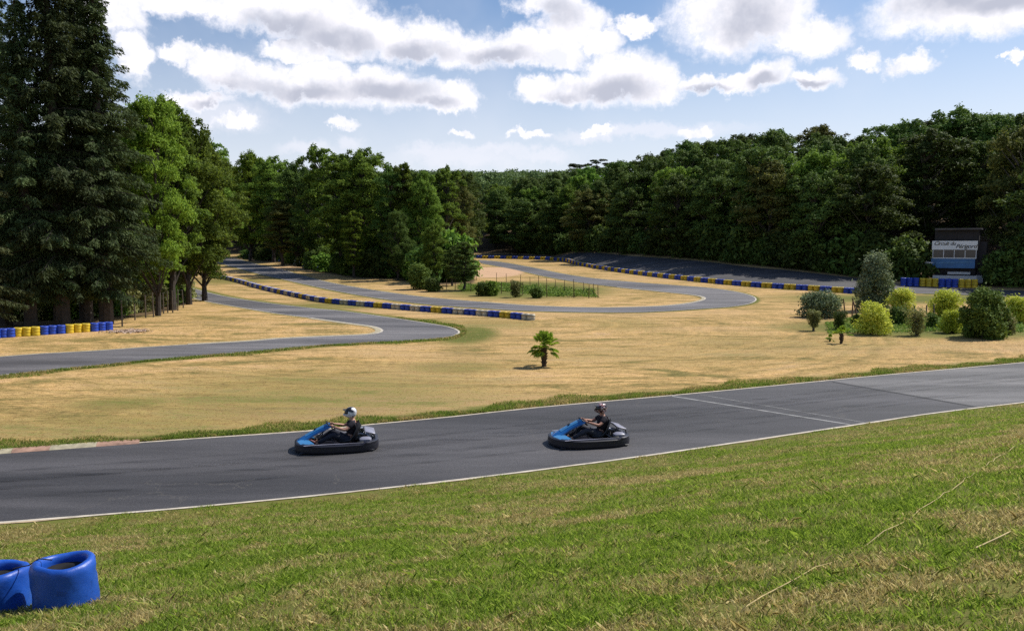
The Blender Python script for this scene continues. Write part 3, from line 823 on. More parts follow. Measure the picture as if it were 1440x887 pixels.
# middle wood -----------------------------------------------------------
mid_t = [ # px, py(base), top, proto, mat, wide, label
    (352, 367, 222, near_b[1], 'bright', 1.0, 'bright topped tree at the left end of the middle wood'),
    (385, 369, 226, near_b[2], 'oak', 1.0, 'broad oak second from the left end of the middle wood'),
    (418, 373, 238, near_b[3], 'oak_dark', 1.0, 'dark low topped tree in the left half of the middle wood'),
    (398, 374, 285, slim_b[0], 'rusty', 1.5, 'rusty tinged tree in front of the middle wood near the tyre wall'),
    (455, 379, 213, airy_b[0], 'oak', 1.0, 'tall open crowned oak in the middle wood, sky through its top'),
    (440, 377, 250, near_b[0], 'oak_dark', .9, 'dark oak leaning under the tall open crowned one'),
    (483, 384, 222, slim_b[1], 'oak', 1.2, 'slim oak between the two tallest of the middle wood'),
    (512, 386, 216, near_b[2], 'oak', 1.05, 'largest crowned oak near the centre of the middle wood'),
    (498, 391, 300, slim_b[0], 'bright', 1.2, 'light green young tree lit up between dark trunks'),
    (548, 388, 243, airy_b[1], 'oak_dark', .9, 'thin dark tree right of the largest oak'),
    (568, 388, 236, slim_b[0], 'oak', 1.0, 'narrow tree with a pointed top in the right half of the middle wood'),
    (598, 389, 250, near_b[3], 'oak', .8, 'rounded tree of middling height near the right end of the middle wood'),
    (628, 383, 240, airy_b[0], 'oak', .9, 'spiky topped tree with bare twigs at the right end of the middle wood'),
    (648, 377, 262, near_b[1], 'rusty', .75, 'yellowish brown green tree at the right end of the middle wood'),
    (560, 394, 300, near_b[0], 'oak_dark', .9, 'dark shorter tree in the front row above the round bush'),
    (610, 398, 318, near_b[2], 'oak', .9, 'short leafy tree behind the round dark bush'),
    (652, 408, 342, slim_b[1], 'laurel', 1.6, 'small round crowned tree standing on the dry grass by the wire fence'),
    (636, 402, 350, slim_b[0], 'laurel', 1.6, 'small young tree just left of the round crowned one by the fence')]
for n_, (px, py, top, pr, mt, wd, lab) in enumerate(mid_t):
    loc = P(px, py); Ht = height_for(loc, top)
    plant_tree('broadleaf_tree', pr, loc, Ht, 18, M[mt], M['bark'], lab, 'trees of the middle wood', rz=n_ * 2.1, wide=wd)
for n_ in range(26):
    y = rd.uniform(150, 225); px = rd.uniform(335, 655); x = (px - 720) / 1130 * y
    loc = Vector((x, y, Tz(x, y)))
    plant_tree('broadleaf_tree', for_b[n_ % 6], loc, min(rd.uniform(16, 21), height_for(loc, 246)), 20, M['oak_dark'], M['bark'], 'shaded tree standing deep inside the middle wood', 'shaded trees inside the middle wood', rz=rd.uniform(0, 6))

# right forest ------------------------------------------------------------
sky_x = [640, 700, 790, 815, 850, 880, 910, 960, 1010, 1050, 1080, 1130, 1170, 1185, 1240, 1290, 1335, 1365, 1385, 1440, 1560]
sky_y = [262, 255, 243, 232, 236, 222, 212, 202, 192, 184, 174, 180, 182, 192, 168, 164, 158, 176, 164, 154, 150]
def edge_y(px):                                 # distance of the forest edge along a viewing direction
    k = (px - 720) / 1130; yy = np.linspace(60, 330, 800); e = np.interp(k * yy, FX, FY)
    return float(yy[np.argmax(yy > e)])
rf = random.Random(21); cnt = 0
rowdef = [(0, .66, 1.0), (6, .82, .95), (16, .91, 1.0), (28, .965, 1.05), (44, .97, 1.1)]
for row, (back, frac, wd) in enumerate(rowdef):
    px = 700 if row else 735
    while px < 1530:
        e = edge_y(px) + 3; y = e + back + rf.uniform(-2, 2); x = (px - 720) / 1130 * y
        loc = Vector((x, y, Tz(x, y)))
        top = np.interp(px, sky_x, sky_y); top = 345 - (345 - top) * frac * rf.uniform(.93, 1.035)
        tb = P(1340, 398.5)
        if math.hypot(x - tb.x - 1.5, y - tb.y - 1) < 9.5 or (abs(px - 1342) < 62 and y < tb.y + 3): px += 30; continue
        Ht = max(9, min(28, height_for(loc, top)))
        lab = ['front row forest tree with foliage down to the ground behind the back straight', 'forest tree of the second row behind the back straight', 'forest tree of the third row, its crown above the front rows', 'tall forest tree whose crown makes the skyline on the right', 'rearmost forest tree showing only its top on the right skyline'][row]
        mt = M['forest'] if rf.random() < .74 else M[rf.choice(['rusty', 'oak', 'oak_dark', 'oak'])]
        pr = for_b[rf.randrange(6)]
        plant_tree('forest_tree', pr, loc, Ht, 20, mt, M['bark_grey'], lab, 'broadleaf trees of the forest on the right', rz=rf.uniform(0, 6.28), wide=wd * rf.uniform(.9, 1.25) * (20 / Ht) ** .35)
        cnt += 1
        px += 1130 / y * 7.6 * rf.uniform(.85, 1.15)
# dark pines on the skyline
pine_p = []
for sd in (301, 302):
    gg = np.random.default_rng(sd); r2 = random.Random(sd); cl = []
    for i in range(14):
        a = r2.uniform(0, 6.28); q = r2.uniform(.5, 3.6); cl.append((q * math.cos(a), q * math.sin(a), r2.uniform(13.5, 19), 1.6, 1.6, .55))
    mbp = MB(); mbp.tube([(0, 0, -.4), (.2, 0, 8), (0, .2, 18)], [.32, .24, .08], 7)
    for c in cl: mbp.tube([(0, 0, c[2] - 1.5), c[:3]], [.09, .03], 4, False)
    pine_p.append((mbp.mesh('trunk'), crown_mesh('crown', gg, cl, 9000, .4)))
for n_, (px, top, y) in enumerate([(814, 228, 262), (838, 224, 256), (856, 227, 258)]):
    x = (px - 720) / 1130 * y; loc = Vector((x, y, Tz(x, y)))
    plant_tree('pine_tree', pine_p[n_ % 2], loc, height_for(loc, top), 19.5, M['pine'], M['bark'], ['dark flat topped pine on the skyline, leftmost of three', 'dark flat topped pine on the skyline, between two others', 'dark flat topped pine on the skyline, rightmost of three'][n_], 'dark pines on the skyline', rz=n_ * 2, wide=1.0)

# far wooded hillside in the middle: one mass --------------------------------
fw = random.Random(77); Vs, Fs, off = [], [], 0; fg = np.random.default_rng(77)
C_ = []
for i in range(560):
    y = 238 + 240 * fw.random() ** .85; px = fw.uniform(250, 900); x = (px - 720) / 1130 * y
    if y > np.interp(x, FX, FY) + 70 and px > 820: continue
    z = Tz(x, y); h = fw.uniform(12, 16); r = fw.uniform(3.2, 5.2)
    cap = HC + (345 - 244) / 1130 * y - z
    if cap < 6: continue
    h = min(h, cap * fw.uniform(.92, 1.03))
    for q in range(9):
        a = fw.uniform(0, 6.28); rr = r * fw.uniform(.1, .75)
        C_.append((x + rr * math.cos(a), y + rr * math.sin(a), z + h * fw.uniform(.15, .88), r * .55, r * .55, r * .5))
me = crown_mesh('distant_wood', fg, C_, 300000, 0.95, .08)
M['far_hazed_leaves'] = leafmat('far_hazed_leaves', [(.05, .085, .03), (.09, .145, .045), (.15, .22, .075)], trans=0.26, hue=0.08, patch=0.1)  # paler, bluer leaf colour stands in for haze over the far hill
tag(link('distant_wood', me, M['far_hazed_leaves']), 'far wooded hillside of mixed green crowns closing the valley in the middle', 'wood', kind='stuff')

# ------------------------------------------------------------------ bushes and garden
def bush_mesh(seed, Rb, H, n, leaf, low=.1, nclump=34, shape='round', aspect=.55):
    g = np.random.default_rng(seed); rd = random.Random(seed); cl = []
    for i in range(nclump):
        t = (i + .5) / nclump; a = i * 2.399 + rd.uniform(-.3, .3)
        if shape == 'round': zz = low + (1 - low) * t; rr = math.sqrt(max(0, 1 - ((zz - .45) / .6) ** 2))
        elif shape == 'column': zz = low + (1 - low) * t; rr = math.sqrt(max(0, 1 - ((zz - .36) / .68) ** 2)) * .95
        else: zz = low + (1 - low) * t; rr = .35 + .65 * zz
        q = Rb * rr * rd.uniform(.35, .85); cr = Rb * rd.uniform(.2, .46)
        cl.append((q * math.cos(a), q * math.sin(a), H * min(zz, .9) * rd.uniform(.88, 1.06), cr, cr, min(cr, H * .2)))
    return crown_mesh('foliage', g, cl, n, leaf, .2, aspect=aspect, sp=.6, flip=False)
def stems_mesh(seed, Rb, H, k, r=.02):
    rd = random.Random(seed); mb = MB()
    for i in range(k):
        a = rd.uniform(0, 6.28); q = rd.uniform(.2, .6) * Rb
        mb.tube([(rd.uniform(-.06, .06), rd.uniform(-.06, .06), -.1), (q * .4 * math.cos(a), q * .4 * math.sin(a), H * .4), (q * math.cos(a), q * math.sin(a), H * .8)], [r, r * .8, r * .4], 5, False)
    return mb.mesh('stem')
def bush(name, px, py, wpx, top, mat, label, cat='bush', seed=1, n=5000, leaf=.12, shape='round', low=.1, k=7, group=None, stemr=.03, asp=.55):
    loc = P(px, py); Rb = wpx / 2 / 1130 * loc.y * (.86 if mat == 'yellow' else .95); H = height_for(loc, top) * .92
    root = empty(name, loc, 0, label, cat, group)
    link('stem', stems_mesh(seed, Rb, H, k, stemr), M['bark_grey'], root)
    link('foliage', bush_mesh(seed, Rb, H, n, leaf, low, shape=shape, aspect=asp), M[mat], root)
    return root
GB = 'shrubs in the garden on the right'
bush('shrub', 1153, 446, 58, 408, 'grey', 'wide grey leaved shrub at the left end of the garden', 'shrub', 1, 7000, .16, group=GB)
bush('shrub', 1229, 437, 54, 352, 'grey', 'tall egg shaped grey green shrub, the tallest in the garden', 'shrub', 2, 14000, .18, 'column', group=GB, low=.06)
bush('shrub', 1144, 465, 22, 432, 'olive', 'small narrow olive green shrub in front of the wide grey one', 'shrub', 3, 2200, .1, 'vase', .25, 9, GB)
bush('shrub', 1180, 463, 24, 433, 'laurel', 'small upright dark green shrub behind the little palm', 'shrub', 4, 2600, .12, 'vase', .1, 9, GB, asp=.25)
bush('shrub', 1205, 459, 17, 441, 'oak_dark', 'small dark ball shaped shrub beside the yellow tree', 'shrub', 5, 1800, .1, group=GB)
bush('shrub', 1229, 470, 54, 425, 'yellow', 'yellow green bushy little tree in the middle of the garden', 'shrub', 6, 5000, .13, 'round', .08, 5, GB)
bush('shrub', 1262, 456, 36, 430, 'oak_dark', 'low dark shrub between the yellow tree and the gnarled shrub', 'shrub', 7, 2600, .13, group=GB)
bush('shrub', 1268, 440, 42, 403, 'yellow', 'yellow shrub right of the tall grey green one', 'shrub', 8, 4600, .14, 'round', .08, 6, GB)
bush('shrub', 1289, 472, 34, 428, 'olive', 'gnarled thin olive shrub with twigs sticking up', 'shrub', 9, 2200, .11, 'vase', .1, 16, GB)
bush('shrub', 1330, 446, 52, 408, 'yellow', 'broad pale yellow shrub in front of the white wall', 'shrub', 10, 6000, .14, 'round', .08, 7, GB)
bush('shrub', 1338, 468, 34, 433, 'yellow', 'lower yellow shrub touching the big dark round one', 'shrub', 11, 3600, .13, 'round', .06, 6, GB)
bush('shrub', 1382, 475, 68, 409, 'laurel', 'big dark glossy round shrub, the widest in the garden', 'shrub', 12, 20000, .15, 'round', .02, 14, GB, .05)
bush('shrub', 1430, 455, 46, 416, 'yellow', 'yellow shrub at the right edge with a brown stem', 'shrub', 13, 5000, .14, 'round', .15, 6, GB)
bush('shrub', 1416, 470, 24, 440, 'olive', 'small mid green shrub right of the big dark round one', 'shrub', 14, 2400, .13, 'round', .1, 6, GB)
bush('shrub', 1310, 462, 20, 440, 'laurel', 'tiny dark shrub between the gnarled and the lower yellow ones', 'shrub', 15, 1500, .12, group=GB)
GM = 'bushes by the wire fenced plot'
bush('bush', 590, 407, 34, 370, 'laurel', 'dark tall bush at the foot of the middle wood', 'bush', 21, 6000, .2, 'column', group=GM)
bush('bush', 608, 410, 26, 390, 'laurel', 'low rounded bush against the right side of the tall dark one', 'bush', 22, 3500, .18, group=GM)
bush('bush', 679, 416, 22, 396, 'laurel', 'dark round bush, left of a touching pair before the fence', 'bush', 23, 2800, .17, group=GM)
bush('bush', 692, 416, 18, 394, 'oak', 'mid green bush, right of the touching pair before the fence', 'bush', 24, 2600, .17, group=GM)
bush('bush', 725, 418, 20, 393, 'olive', 'upright twiggy bush alone before the fence', 'bush', 25, 2400, .16, 'vase', .15, 9, GM)
bush('bush', 755, 419, 19, 404, 'oak_dark', 'small dark ball of a bush before the fence', 'bush', 26, 2400, .15, group=GM)
# underbrush along wood edges
ub = random.Random(4)
UB = [bush_mesh(400 + i, 1.5, 2.2, 1500, .3, .02, 14) for i in range(3)]
def brush(px, py, s, mat, label, group):
    loc = P(px, py); key = ('u', ub.randrange(3)); k = key[1]
    m = MESHVAR.get((k, mat)) or UB[k].copy(); MESHVAR[(k, mat)] = m
    o = link('undergrowth_bush', m, M[mat]); o.location = loc; o.scale = (s, s, s * ub.uniform(.7, 1.2)); o.rotation_euler.z = ub.uniform(0, 6)
    tag(o, label, 'bush', group)
for i in range(66):
    px = 350 + (i % 33) * 9.5 + ub.uniform(-4, 4)
    if px > 655: break
    py = np.interp(px, [345, 400, 450, 500, 560, 600, 668], [364, 369, 381, 389, 391, 397, 396])
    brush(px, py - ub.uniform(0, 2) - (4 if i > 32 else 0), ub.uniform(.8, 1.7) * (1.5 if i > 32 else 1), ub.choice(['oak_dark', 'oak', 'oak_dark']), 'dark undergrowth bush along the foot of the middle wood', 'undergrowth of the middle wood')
for i in range(50):
    px = -10 + (i % 25) * 11 + ub.uniform(-4, 4)
    py = np.interp(px, [-20, 120, 165, 225, 268], [452, 447, 443, 433, 421])
    brush(px, py - (6 if i > 24 else 0), ub.uniform(.45, .95) * (1.9 if i > 24 else 1), ub.choice(['oak_dark', 'oak', 'olive']), 'low undergrowth bush in the shade of the left wood', 'undergrowth of the left wood')
for i in range(60):
    px = 740 + i * 13.5
    if 1290 < px < 1400: continue
    e = edge_y(px) + 1.5; x = (px - 720) / 1130 * e
    k = ub.randrange(3); m = MESHVAR.get((k, 'forest')) or UB[k].copy(); MESHVAR[(k, 'forest')] = m
    o = link('undergrowth_bush', m, M['forest']); o.location = (x, e, Tz(x, e)); s = ub.uniform(1.2, 2.4); o.scale = (s, s, s); o.rotation_euler.z = ub.uniform(0, 6)
    tag(o, 'undergrowth bush along the foot of the right forest', 'bush', 'undergrowth of the right forest')
# low ground plants
def scatter_plants(name, pxs, n, size, hgt, mat, label):
    pts = [np.array(P(*p)[:2]) for p in pxs]; g = np.random.default_rng(n); X0 = np.array(pts)
    lo, hi = X0.min(0), X0.max(0); q = lo + (hi - lo) * g.random((n * 6, 2)); q = q[inpoly(q[:, 0], q[:, 1], [tuple(p) for p in pts])][:n]
    z = T(q[:, 0], q[:, 1]) + hgt * g.random(len(q)) * (0.5 + .5 * np.sin(q[:, 0] * 1.3) * np.sin(q[:, 1] * .7))
    V, Fc = leaf_quads(g, np.c_[q, z], sph(g, len(q)) + np.array([0, 0, .6]), size)
    tag(link(name, fastmesh(name, V, Fc), M[mat]), label, 'plants', kind='stuff')
scatter_plants('low_plants', [(642, 404), (700, 398), (760, 404), (835, 412), (842, 418), (770, 417), (700, 409), (650, 410)], 9000, .22, .55, 'ivy', 'rank green plants filling the wire fenced plot')
scatter_plants('low_plants', [(1165, 470), (1160, 455), (1200, 445), (1300, 446), (1440, 455), (1440, 468), (1330, 466), (1250, 468)], 12000, .14, .3, 'ivy', 'low green plants between the shrubs of the garden')
# fallen bits beside the left tyre stacks
def chips(name, px, py, rx, ry, n, s, mat, label, cat='debris'):
    c = P(px, py); g = np.random.default_rng(n); q = g.normal(0, .45, (n, 2)) * (rx, ry) + (c.x, c.y)
    V, Fc = leaf_quads(g, np.c_[q, T(q[:, 0], q[:, 1]) + .02 + .05 * g.random(n)], sph(g, n) * .5 + np.array([0, 0, 1]), s, .8)
    tag(link(name, fastmesh(name, V, Fc), mat), label, cat, kind='stuff')
M['chips'] = simple('dry_chips', (.42, .30, .22), .9, var=.4, scale=2)
chips('wood_chips', 182, 466, 1.3, 1.0, 500, .16, M['chips'], 'pale chips strewn on the ground right of the tyre stacks')

# palms
def palm(px, py, top, trunk_top, nf, L, label, seed, tr=.13):
    loc = P(px, py); Hh = height_for(loc, trunk_top); rd = random.Random(seed)
    root = empty('palm_tree', loc, 0, label, 'palm')
    mb = MB(); n = 11
    mb.tube([(rd.uniform(-.01, .01), 0, -.1 + (Hh + .1) * i / n) for i in range(n + 1)], [tr * (.78 + .3 * (i / n) + (.12 if i % 2 else -.06)) for i in range(n + 1)], 9)
    for i in range(40):
        a = rd.uniform(0, 6.28); z = Hh * rd.uniform(.15, .95); rr = tr * (.8 + .3 * z / Hh)
        mb.tube([(rr * math.cos(a), rr * math.sin(a), z), (rr * 1.5 * math.cos(a), rr * 1.5 * math.sin(a), z + .07)], [.018, .006], 4, False)
    mb.build('trunk', M['palm_trunk'], root)
    for k in range(nf):
        a = k * 2.399 + rd.uniform(-.2, .2); el = R(rd.choice([75, 60, 45, 35, 20, 10, 0, -15, -30])) if k > 3 else R(80)
        l = L * rd.uniform(.45, .8); d = Vector((math.cos(a) * math.cos(el), math.sin(a) * math.cos(el), math.sin(el)))
        p0 = Vector((0, 0, Hh)); p1 = p0 + d * l + Vector((0, 0, -.08 * l))
        mf = MB(); mf.tube([p0, p0.lerp(p1, .5) + Vector((0, 0, .04)), p1], [.014, .01, .006], 4, False)
        u = d.cross(Vector((0, 0, 1)));
        if u.length < .1: u = Vector((1, 0, 0))
        u.normalize(); w = u.cross(d).normalized()
        for j in range(19):     # fan of narrow segments
            th = R(-115 + 230 * j / 18); dirj = (d * math.cos(th) + u * math.sin(th)).normalized()
            sl = L * .5 * (1 - .25 * abs(th) / 2) * rd.uniform(.85, 1.1); sw = .034
            m1 = p1 + dirj * sl * .55 + w * .02; tip = p1 + dirj * sl + Vector((0, 0, -.22 * sl)) + w * rd.uniform(-.03, .03)
            sd = dirj.cross(w).normalized() * sw
            mf.add([p1, m1 - sd, m1 + sd, tip], [(0, 1, 3), (0, 3, 2)])
        mf.build('frond', M['palm'], root, smooth=False)
palm(765, 515, 470, 486, 38, .68, 'small fan palm standing alone on the dry infield', 1)
palm(1183, 483, 460, 469, 12, .5, 'little palm in front of the garden shrubs', 2, .09)
palm(1167, 480, 468, 476, 8, .3, 'tiny palm seedling left of the little palm', 3, .05)

# ------------------------------------------------------------------ tyre barriers
def stack_mesh(rad, h, tyres=3, n=20, dent=0.0, seed=0, fill=True):
    prof = [(rad * .96, 0)]
    th = h / tyres
    for i in range(tyres):
        for t, k in ((.12, .97), (.3, 1.0), (.5, 1.01), (.7, 1.0), (.88, .97)): prof.append((rad * k, th * (i + t)))
        if i < tyres - 1: prof.append((rad * .945, th * (i + 1)))
    prof += [(rad * .93, h * .99), (rad * .84, h * 1.02), (rad * .74, h * 1.015), (rad * .66, h * .98), (rad * .62, h * .9), (rad * .64, h * .55), (0.01, h * .5)]
    mb = MB(); mb.lathe(prof, n)
    me = mb.mesh('tyre_stack', True, 70)
    return me
def paint_stack(me, mats):       # slot 0 sleeve, slot 1 dark inside
    me.materials.clear()
    for m in mats: me.materials.append(m)
    idx = []
    zmax = max(v.co.z for v in me.vertices); rmax = max(v.co.x for v in me.vertices)
    for p in me.polygons:
        c = p.center; r = math.hypot(c.x, c.y)
        idx.append(1 if r < rmax * .655 and c.z < zmax * .965 else 0)
    me.polygons.foreach_set('material_index', idx)
SM = {}
def stack(kind, rad, h, tyres=3, n=14):
    k = (kind, rad, h)
    if k not in SM:
        me = stack_mesh(rad, h, tyres, n); paint_stack(me, [M['tyre_' + kind], M['rubber']]); SM[k] = me
    return SM[k]
ORD = ['first', 'second', 'third', 'fourth', 'fifth', 'sixth', 'seventh', 'eighth', 'ninth', 'tenth', 'eleventh', 'twelfth', 'thirteenth', 'fourteenth', 'fifteenth', 'sixteenth', 'seventeenth', 'eighteenth', 'nineteenth', 'twentieth', 'twenty-first', 'twenty-second', 'twenty-third', 'twenty-fourth', 'twenty-fifth', 'twenty-sixth', 'twenty-seventh', 'twenty-eighth', 'twenty-ninth', 'thirtieth', 'thirty-first', 'thirty-second', 'thirty-third', 'thirty-fourth', 'thirty-fifth', 'thirty-sixth', 'thirty-seventh', 'thirty-eighth', 'thirty-ninth', 'fortieth']
def barrier(path, per, rad, h, kinds, labelf, group, tyres=2, rnd=None):
    """blocks of `per` strapped tyre stacks along a world polyline, laid from its start"""
    d = np.r_[0, np.cumsum(np.linalg.norm(np.diff(path, axis=0), axis=1))]
    L = per * 2 * rad + .03; nb = int(d[-1] // L); proto = {}
    for i in range(nb):
        s = i * L + L / 2; x = np.interp(s, d, path[:, 0]); y = np.interp(s, d, path[:, 1])
        x2 = np.interp(s + .3, d, path[:, 0]); y2 = np.interp(s + .3, d, path[:, 1]); a = math.atan2(y2 - y, x2 - x)
        kind = kinds[i % len(kinds)]
        if kind not in proto:
            root = empty('tyre_block', (x, y, Tz(x, y)), a, None, 'tyre barrier', group)
            for q in range(per):
                link('tyre_stack', stack(kind, rad, h, tyres), None, root, ((q - (per - 1) / 2) * 2 * rad, 0, 0))
            sb = MB(); hw = per * rad + .004
            for zz in (h * .3, h * .72):      # strap round the block
                pts = []
                for t in np.linspace(0, 2 * PI, 25):
                    cx_ = (per - 1) * rad * (1 if math.cos(t) > 0 else -1); pts.append((cx_ + (rad + .012) * math.cos(t), (rad + .012) * math.sin(t), zz))
                sb.tube(pts, .012, 4, False)
            sb.build('strap', M['rubber'], root)
            proto[kind] = root
        else:
            root = copy_tree(proto[kind]); root.location = (x, y, Tz(x, y)); root.rotation_euler.z = a
        root.location.z -= .01
        root['label'] = labelf(i, kind, nb)
    return nb
cw = {'blue': 'blue', 'yellow': 'yellow', 'white': 'whitish'}
# left barrier, from its right end back to the left
lp = [(751, 450.5), (700, 445.5), (640, 441), (580, 436.5), (540, 433), (500, 429.5), (455, 425), (420, 418), (390, 411.5), (360, 404), (330, 395.5), (302, 389.5)]
path = smooth_poly(wpts(lp), .5)
barrier(path, 2, .30, .44, ['white', 'blue', 'yellow', 'blue', 'white', 'blue'], lambda i, k, nb: '%s tyre block, %s from the right-hand end of the left barrier' % (cw[k], ORD[i] if i < 40 else 'over forty blocks'), 'blocks of the tyre barrier between the two hairpins')
# long right barrier
rp = [(1204, 413), (1140, 408.5), (1080, 404.8), (1025, 400.4), (966, 394.4), (911, 388), (864, 381.5), (820, 374), (785, 366.8), (733, 364.5), (690, 363.5), (665, 363)]
path = smooth_poly(wpts(rp), .5)
barrier(path, 2, .36, .6, ['blue', 'yellow'], lambda i, k, nb: '%s tyre block in the long curved barrier before the back straight' % cw[k], 'blocks of the long tyre barrier on the right')
# barrier before the tower
tp = [(1375, 404.5), (1350, 404), (1330, 403.5), (1300, 402.5), (1280, 402), (1255, 401)]
path = smooth_poly(wpts(tp), .5)
barrier(path, 3, .33, .95, ['yellow', 'blue'], lambda i, k, nb: '%s tyre block in front of the timing tower, %s from the right' % (cw[k], ORD[i]), 'tyre blocks before the timing tower', tyres=4)
# barrier at the foot of the middle wood
tp = [(456, 382), (440, 377.5), (410, 370), (380, 365.5), (350, 362), (335, 361)]
path = smooth_poly(wpts(tp), .5)
barrier(path, 2, .34, .7, ['blue', 'white'], lambda i, k, nb: '%s tyre block, %s from the near end, before the middle wood' % (cw[k], ORD[i] if i < 40 else 'far along'), 'tyre blocks before the middle wood')

# row of single stacks at the left
sx = [(-18, 477.8, 'blue'), (-6, 477.2, 'blue'), (5, 476, 'blue'), (15, 475.4, 'blue'), (25.5, 474.5, 'yellow'), (37.5, 473.8, 'yellow'), (50, 473, 'yellow'), (62.5, 472, 'blue'), (74, 471.2, 'blue'), (86, 470.5, 'blue'), (98, 469.6, 'yellow'), (109.5, 468.7, 'yellow'), (121, 468, 'yellow'), (133, 467.2, 'blue'), (143, 466.4, 'blue'), (153, 465.6, 'blue')]
cnt_ = {}
for i, (px, py, c) in enumerate(sx):
    j = len(sx) - 1 - i
    o = link('tyre_stack', stack(c, .255, .52, 3, 18), None); o.location = P(px, py - 1.5)
    tag(o, '%s painted stack of tyres under the firs, %s from the right end of the row' % (c, ORD[j]), 'tyre stack', 'tyre stacks under the firs')

# two big blue stacks on the bank in the left foreground
def fg_stack(px, py, rad, h, label, seed, rz):
    loc = P(px, py); root = empty('tyre_stack', loc, rz, label, 'tyre stack', 'blue stacks in the left foreground')
    prof = [(rad * .95, -.06), (rad * .985, h * .06), (rad * 1.0, h * .2), (rad * .985, h * .36), (rad * 1.005, h * .55), (rad * .975, h * .7), (rad * .99, h * .84), (rad * .965, h * .93), (rad * .9, h * .985), (rad * .82, h), (rad * .74, h * .985), (rad * .69, h * .94), (rad * .68, h * .86), (rad * .7, h * .7)]
    n = 56; V = []; Fc = []; g = random.Random(seed)
    for j, (r, z) in enumerate(prof):
        for k in range(n):
            a = 2 * PI * k / n; o = 0.007 * math.sin(3 * a + z * 9 + seed) + .005 * math.sin(5 * a - z * 14 + seed * 2) + .003 * math.sin(11 * a + z * 23) - .010 * max(0, math.cos(2 * a + seed)) * math.exp(-((z - h * .55) / .06) ** 2)
            rr = r + o * (1 if j < 9 else .5); V.append((rr * math.cos(a), rr * 0.97 * math.sin(a), z + .012 * math.sin(2 * a + seed)))
    for j in range(len(prof) - 1):
        for k in range(n): Fc.append((j * n + k, j * n + (k + 1) % n, (j + 1) * n + (k + 1) % n, (j + 1) * n + k))
    mb = MB(); mb.add(V, Fc); mb.build('sleeve', M['sleeve'], root, True, 80)
    for kk in range(3):
        t = MB(); zc = h * (.14 + .26 * kk); pr = [(rad * .66 + .26 * rad * math.cos(q), zc + h * .135 * math.sin(q)) for q in np.linspace(0, 2 * PI, 12, endpoint=False)]
        t.lathe(pr, 30, closed=True); t.build('tyre', M['shaded_tyre'], root, True, 60)
    lb = MB(); lb.lathe([(rad * .68, h * .42), (rad * .5, h * .40), (.01, h * .38)], 24); lb.build('shade_disc', M['shaded_tyre'], root)  # added dark disc that imitates the shade inside the stack
    return root
M['shaded_tyre'] = simple('shaded_tyre', (.007, .007, .008), .9, var=.3, scale=10)  # rubber taken near black, shade inside the stacks put into the colour
def sleeve_mat():
    m, nt, b = newmat('blue_wrap'); tc = N(nt, 'ShaderNodeTexCoord')
    n1 = noise(nt, 2.2, 4, .6, tc.outputs['Object']); n2 = noise(nt, 38, 5, .75, tc.outputs['Object']); n3 = noise(nt, 7, 4, .6, tc.outputs['Object'])
    c = ramp(nt, n1.outputs[0], [(.3, (.008, .06, .34)), (.7, (.014, .10, .50))])
    c = mix(nt, c.outputs[0], (.05, .17, .55), mth(nt, 'MULTIPLY', mth(nt, 'GREATER_THAN', n2.outputs[0], .66), .5))
    c = mix(nt, c, (.006, .03, .16), mth(nt, 'MULTIPLY', mth(nt, 'GREATER_THAN', n3.outputs[0], .62), .35))
    nt.links.new(c, b.inputs['Base Color'])
    nt.links.new(ramp(nt, n2.outputs[0], [(.3, (.3, .3, .3)), (.7, (.55, .55, .55))]).outputs[0], b.inputs['Roughness'])
    bump(nt, mth(nt, 'ADD', mth(nt, 'MULTIPLY', n3.outputs[0], .5), mth(nt, 'MULTIPLY', n2.outputs[0], .25)), b, .35, .02)
    return m
M['sleeve'] = sleeve_mat()
s1 = fg_stack(93, 852, .283, .46, 'bright blue wrapped stack of tyres in the grass, the right of two in the corner', 1, .3)
s2 = fg_stack(0, 858, .283, .42, 'bright blue wrapped stack of tyres cut by the left edge of the picture', 5, 1.1)
a = s1.location + Vector((0, 0, .47)); b_ = s2.location + Vector((0, 0, .43))
mbc = MB(); mbc.tube([a + Vector((-.1, -.02, -.005)), a + Vector((-.22, -.03, .012)), a.lerp(b_, .5) + Vector((0, -.03, -.01)), b_ + Vector((.22, -.02, .012)), b_ + Vector((.15, .0, -.01))], .006, 5)
tag(mbc.build('cord', M['rubber']), 'thin black cord tying the two blue foreground tyre stacks together', 'cord')

# straw coloured cord lying over the bank
mbs = MB(); cp = [(1440, 622), (1433, 627), (1400, 648), (1353, 680), (1320, 703), (1293, 721), (1243, 756), (1195, 781), (1146, 804), (1100, 830), (1046, 861)]
pts = [P(px + (i % 2) * 2, py, .035) for i, (px, py) in enumerate(cp)]
pw = smooth_poly([np.array(p) for p in pts], .3); gq = np.random.default_rng(2)
pw[:, 2] += gq.normal(0, .014, len(pw)); pw[:, :2] += gq.normal(0, .01, (len(pw), 2))
mbs.tube([tuple(p) for p in pw], .0045, 5); M['straw'] = simple('straw_cord', (.5, .38, .17), .8, var=.3, scale=4)
tag(mbs.build('cord', M['straw']), 'long straw coloured cord lying across the grass bank at the lower right', 'cord')
mbs = MB(); pw = smooth_poly([np.array(P(px, py, .05)) for px, py in [(1420, 755), (1398, 766), (1372, 778)]], .2); mbs.tube([tuple(p) for p in pw], .007, 5)
tag(mbs.build('twig', M['straw']), 'short pale dry stalk lying on the bank near the right edge', 'twig')

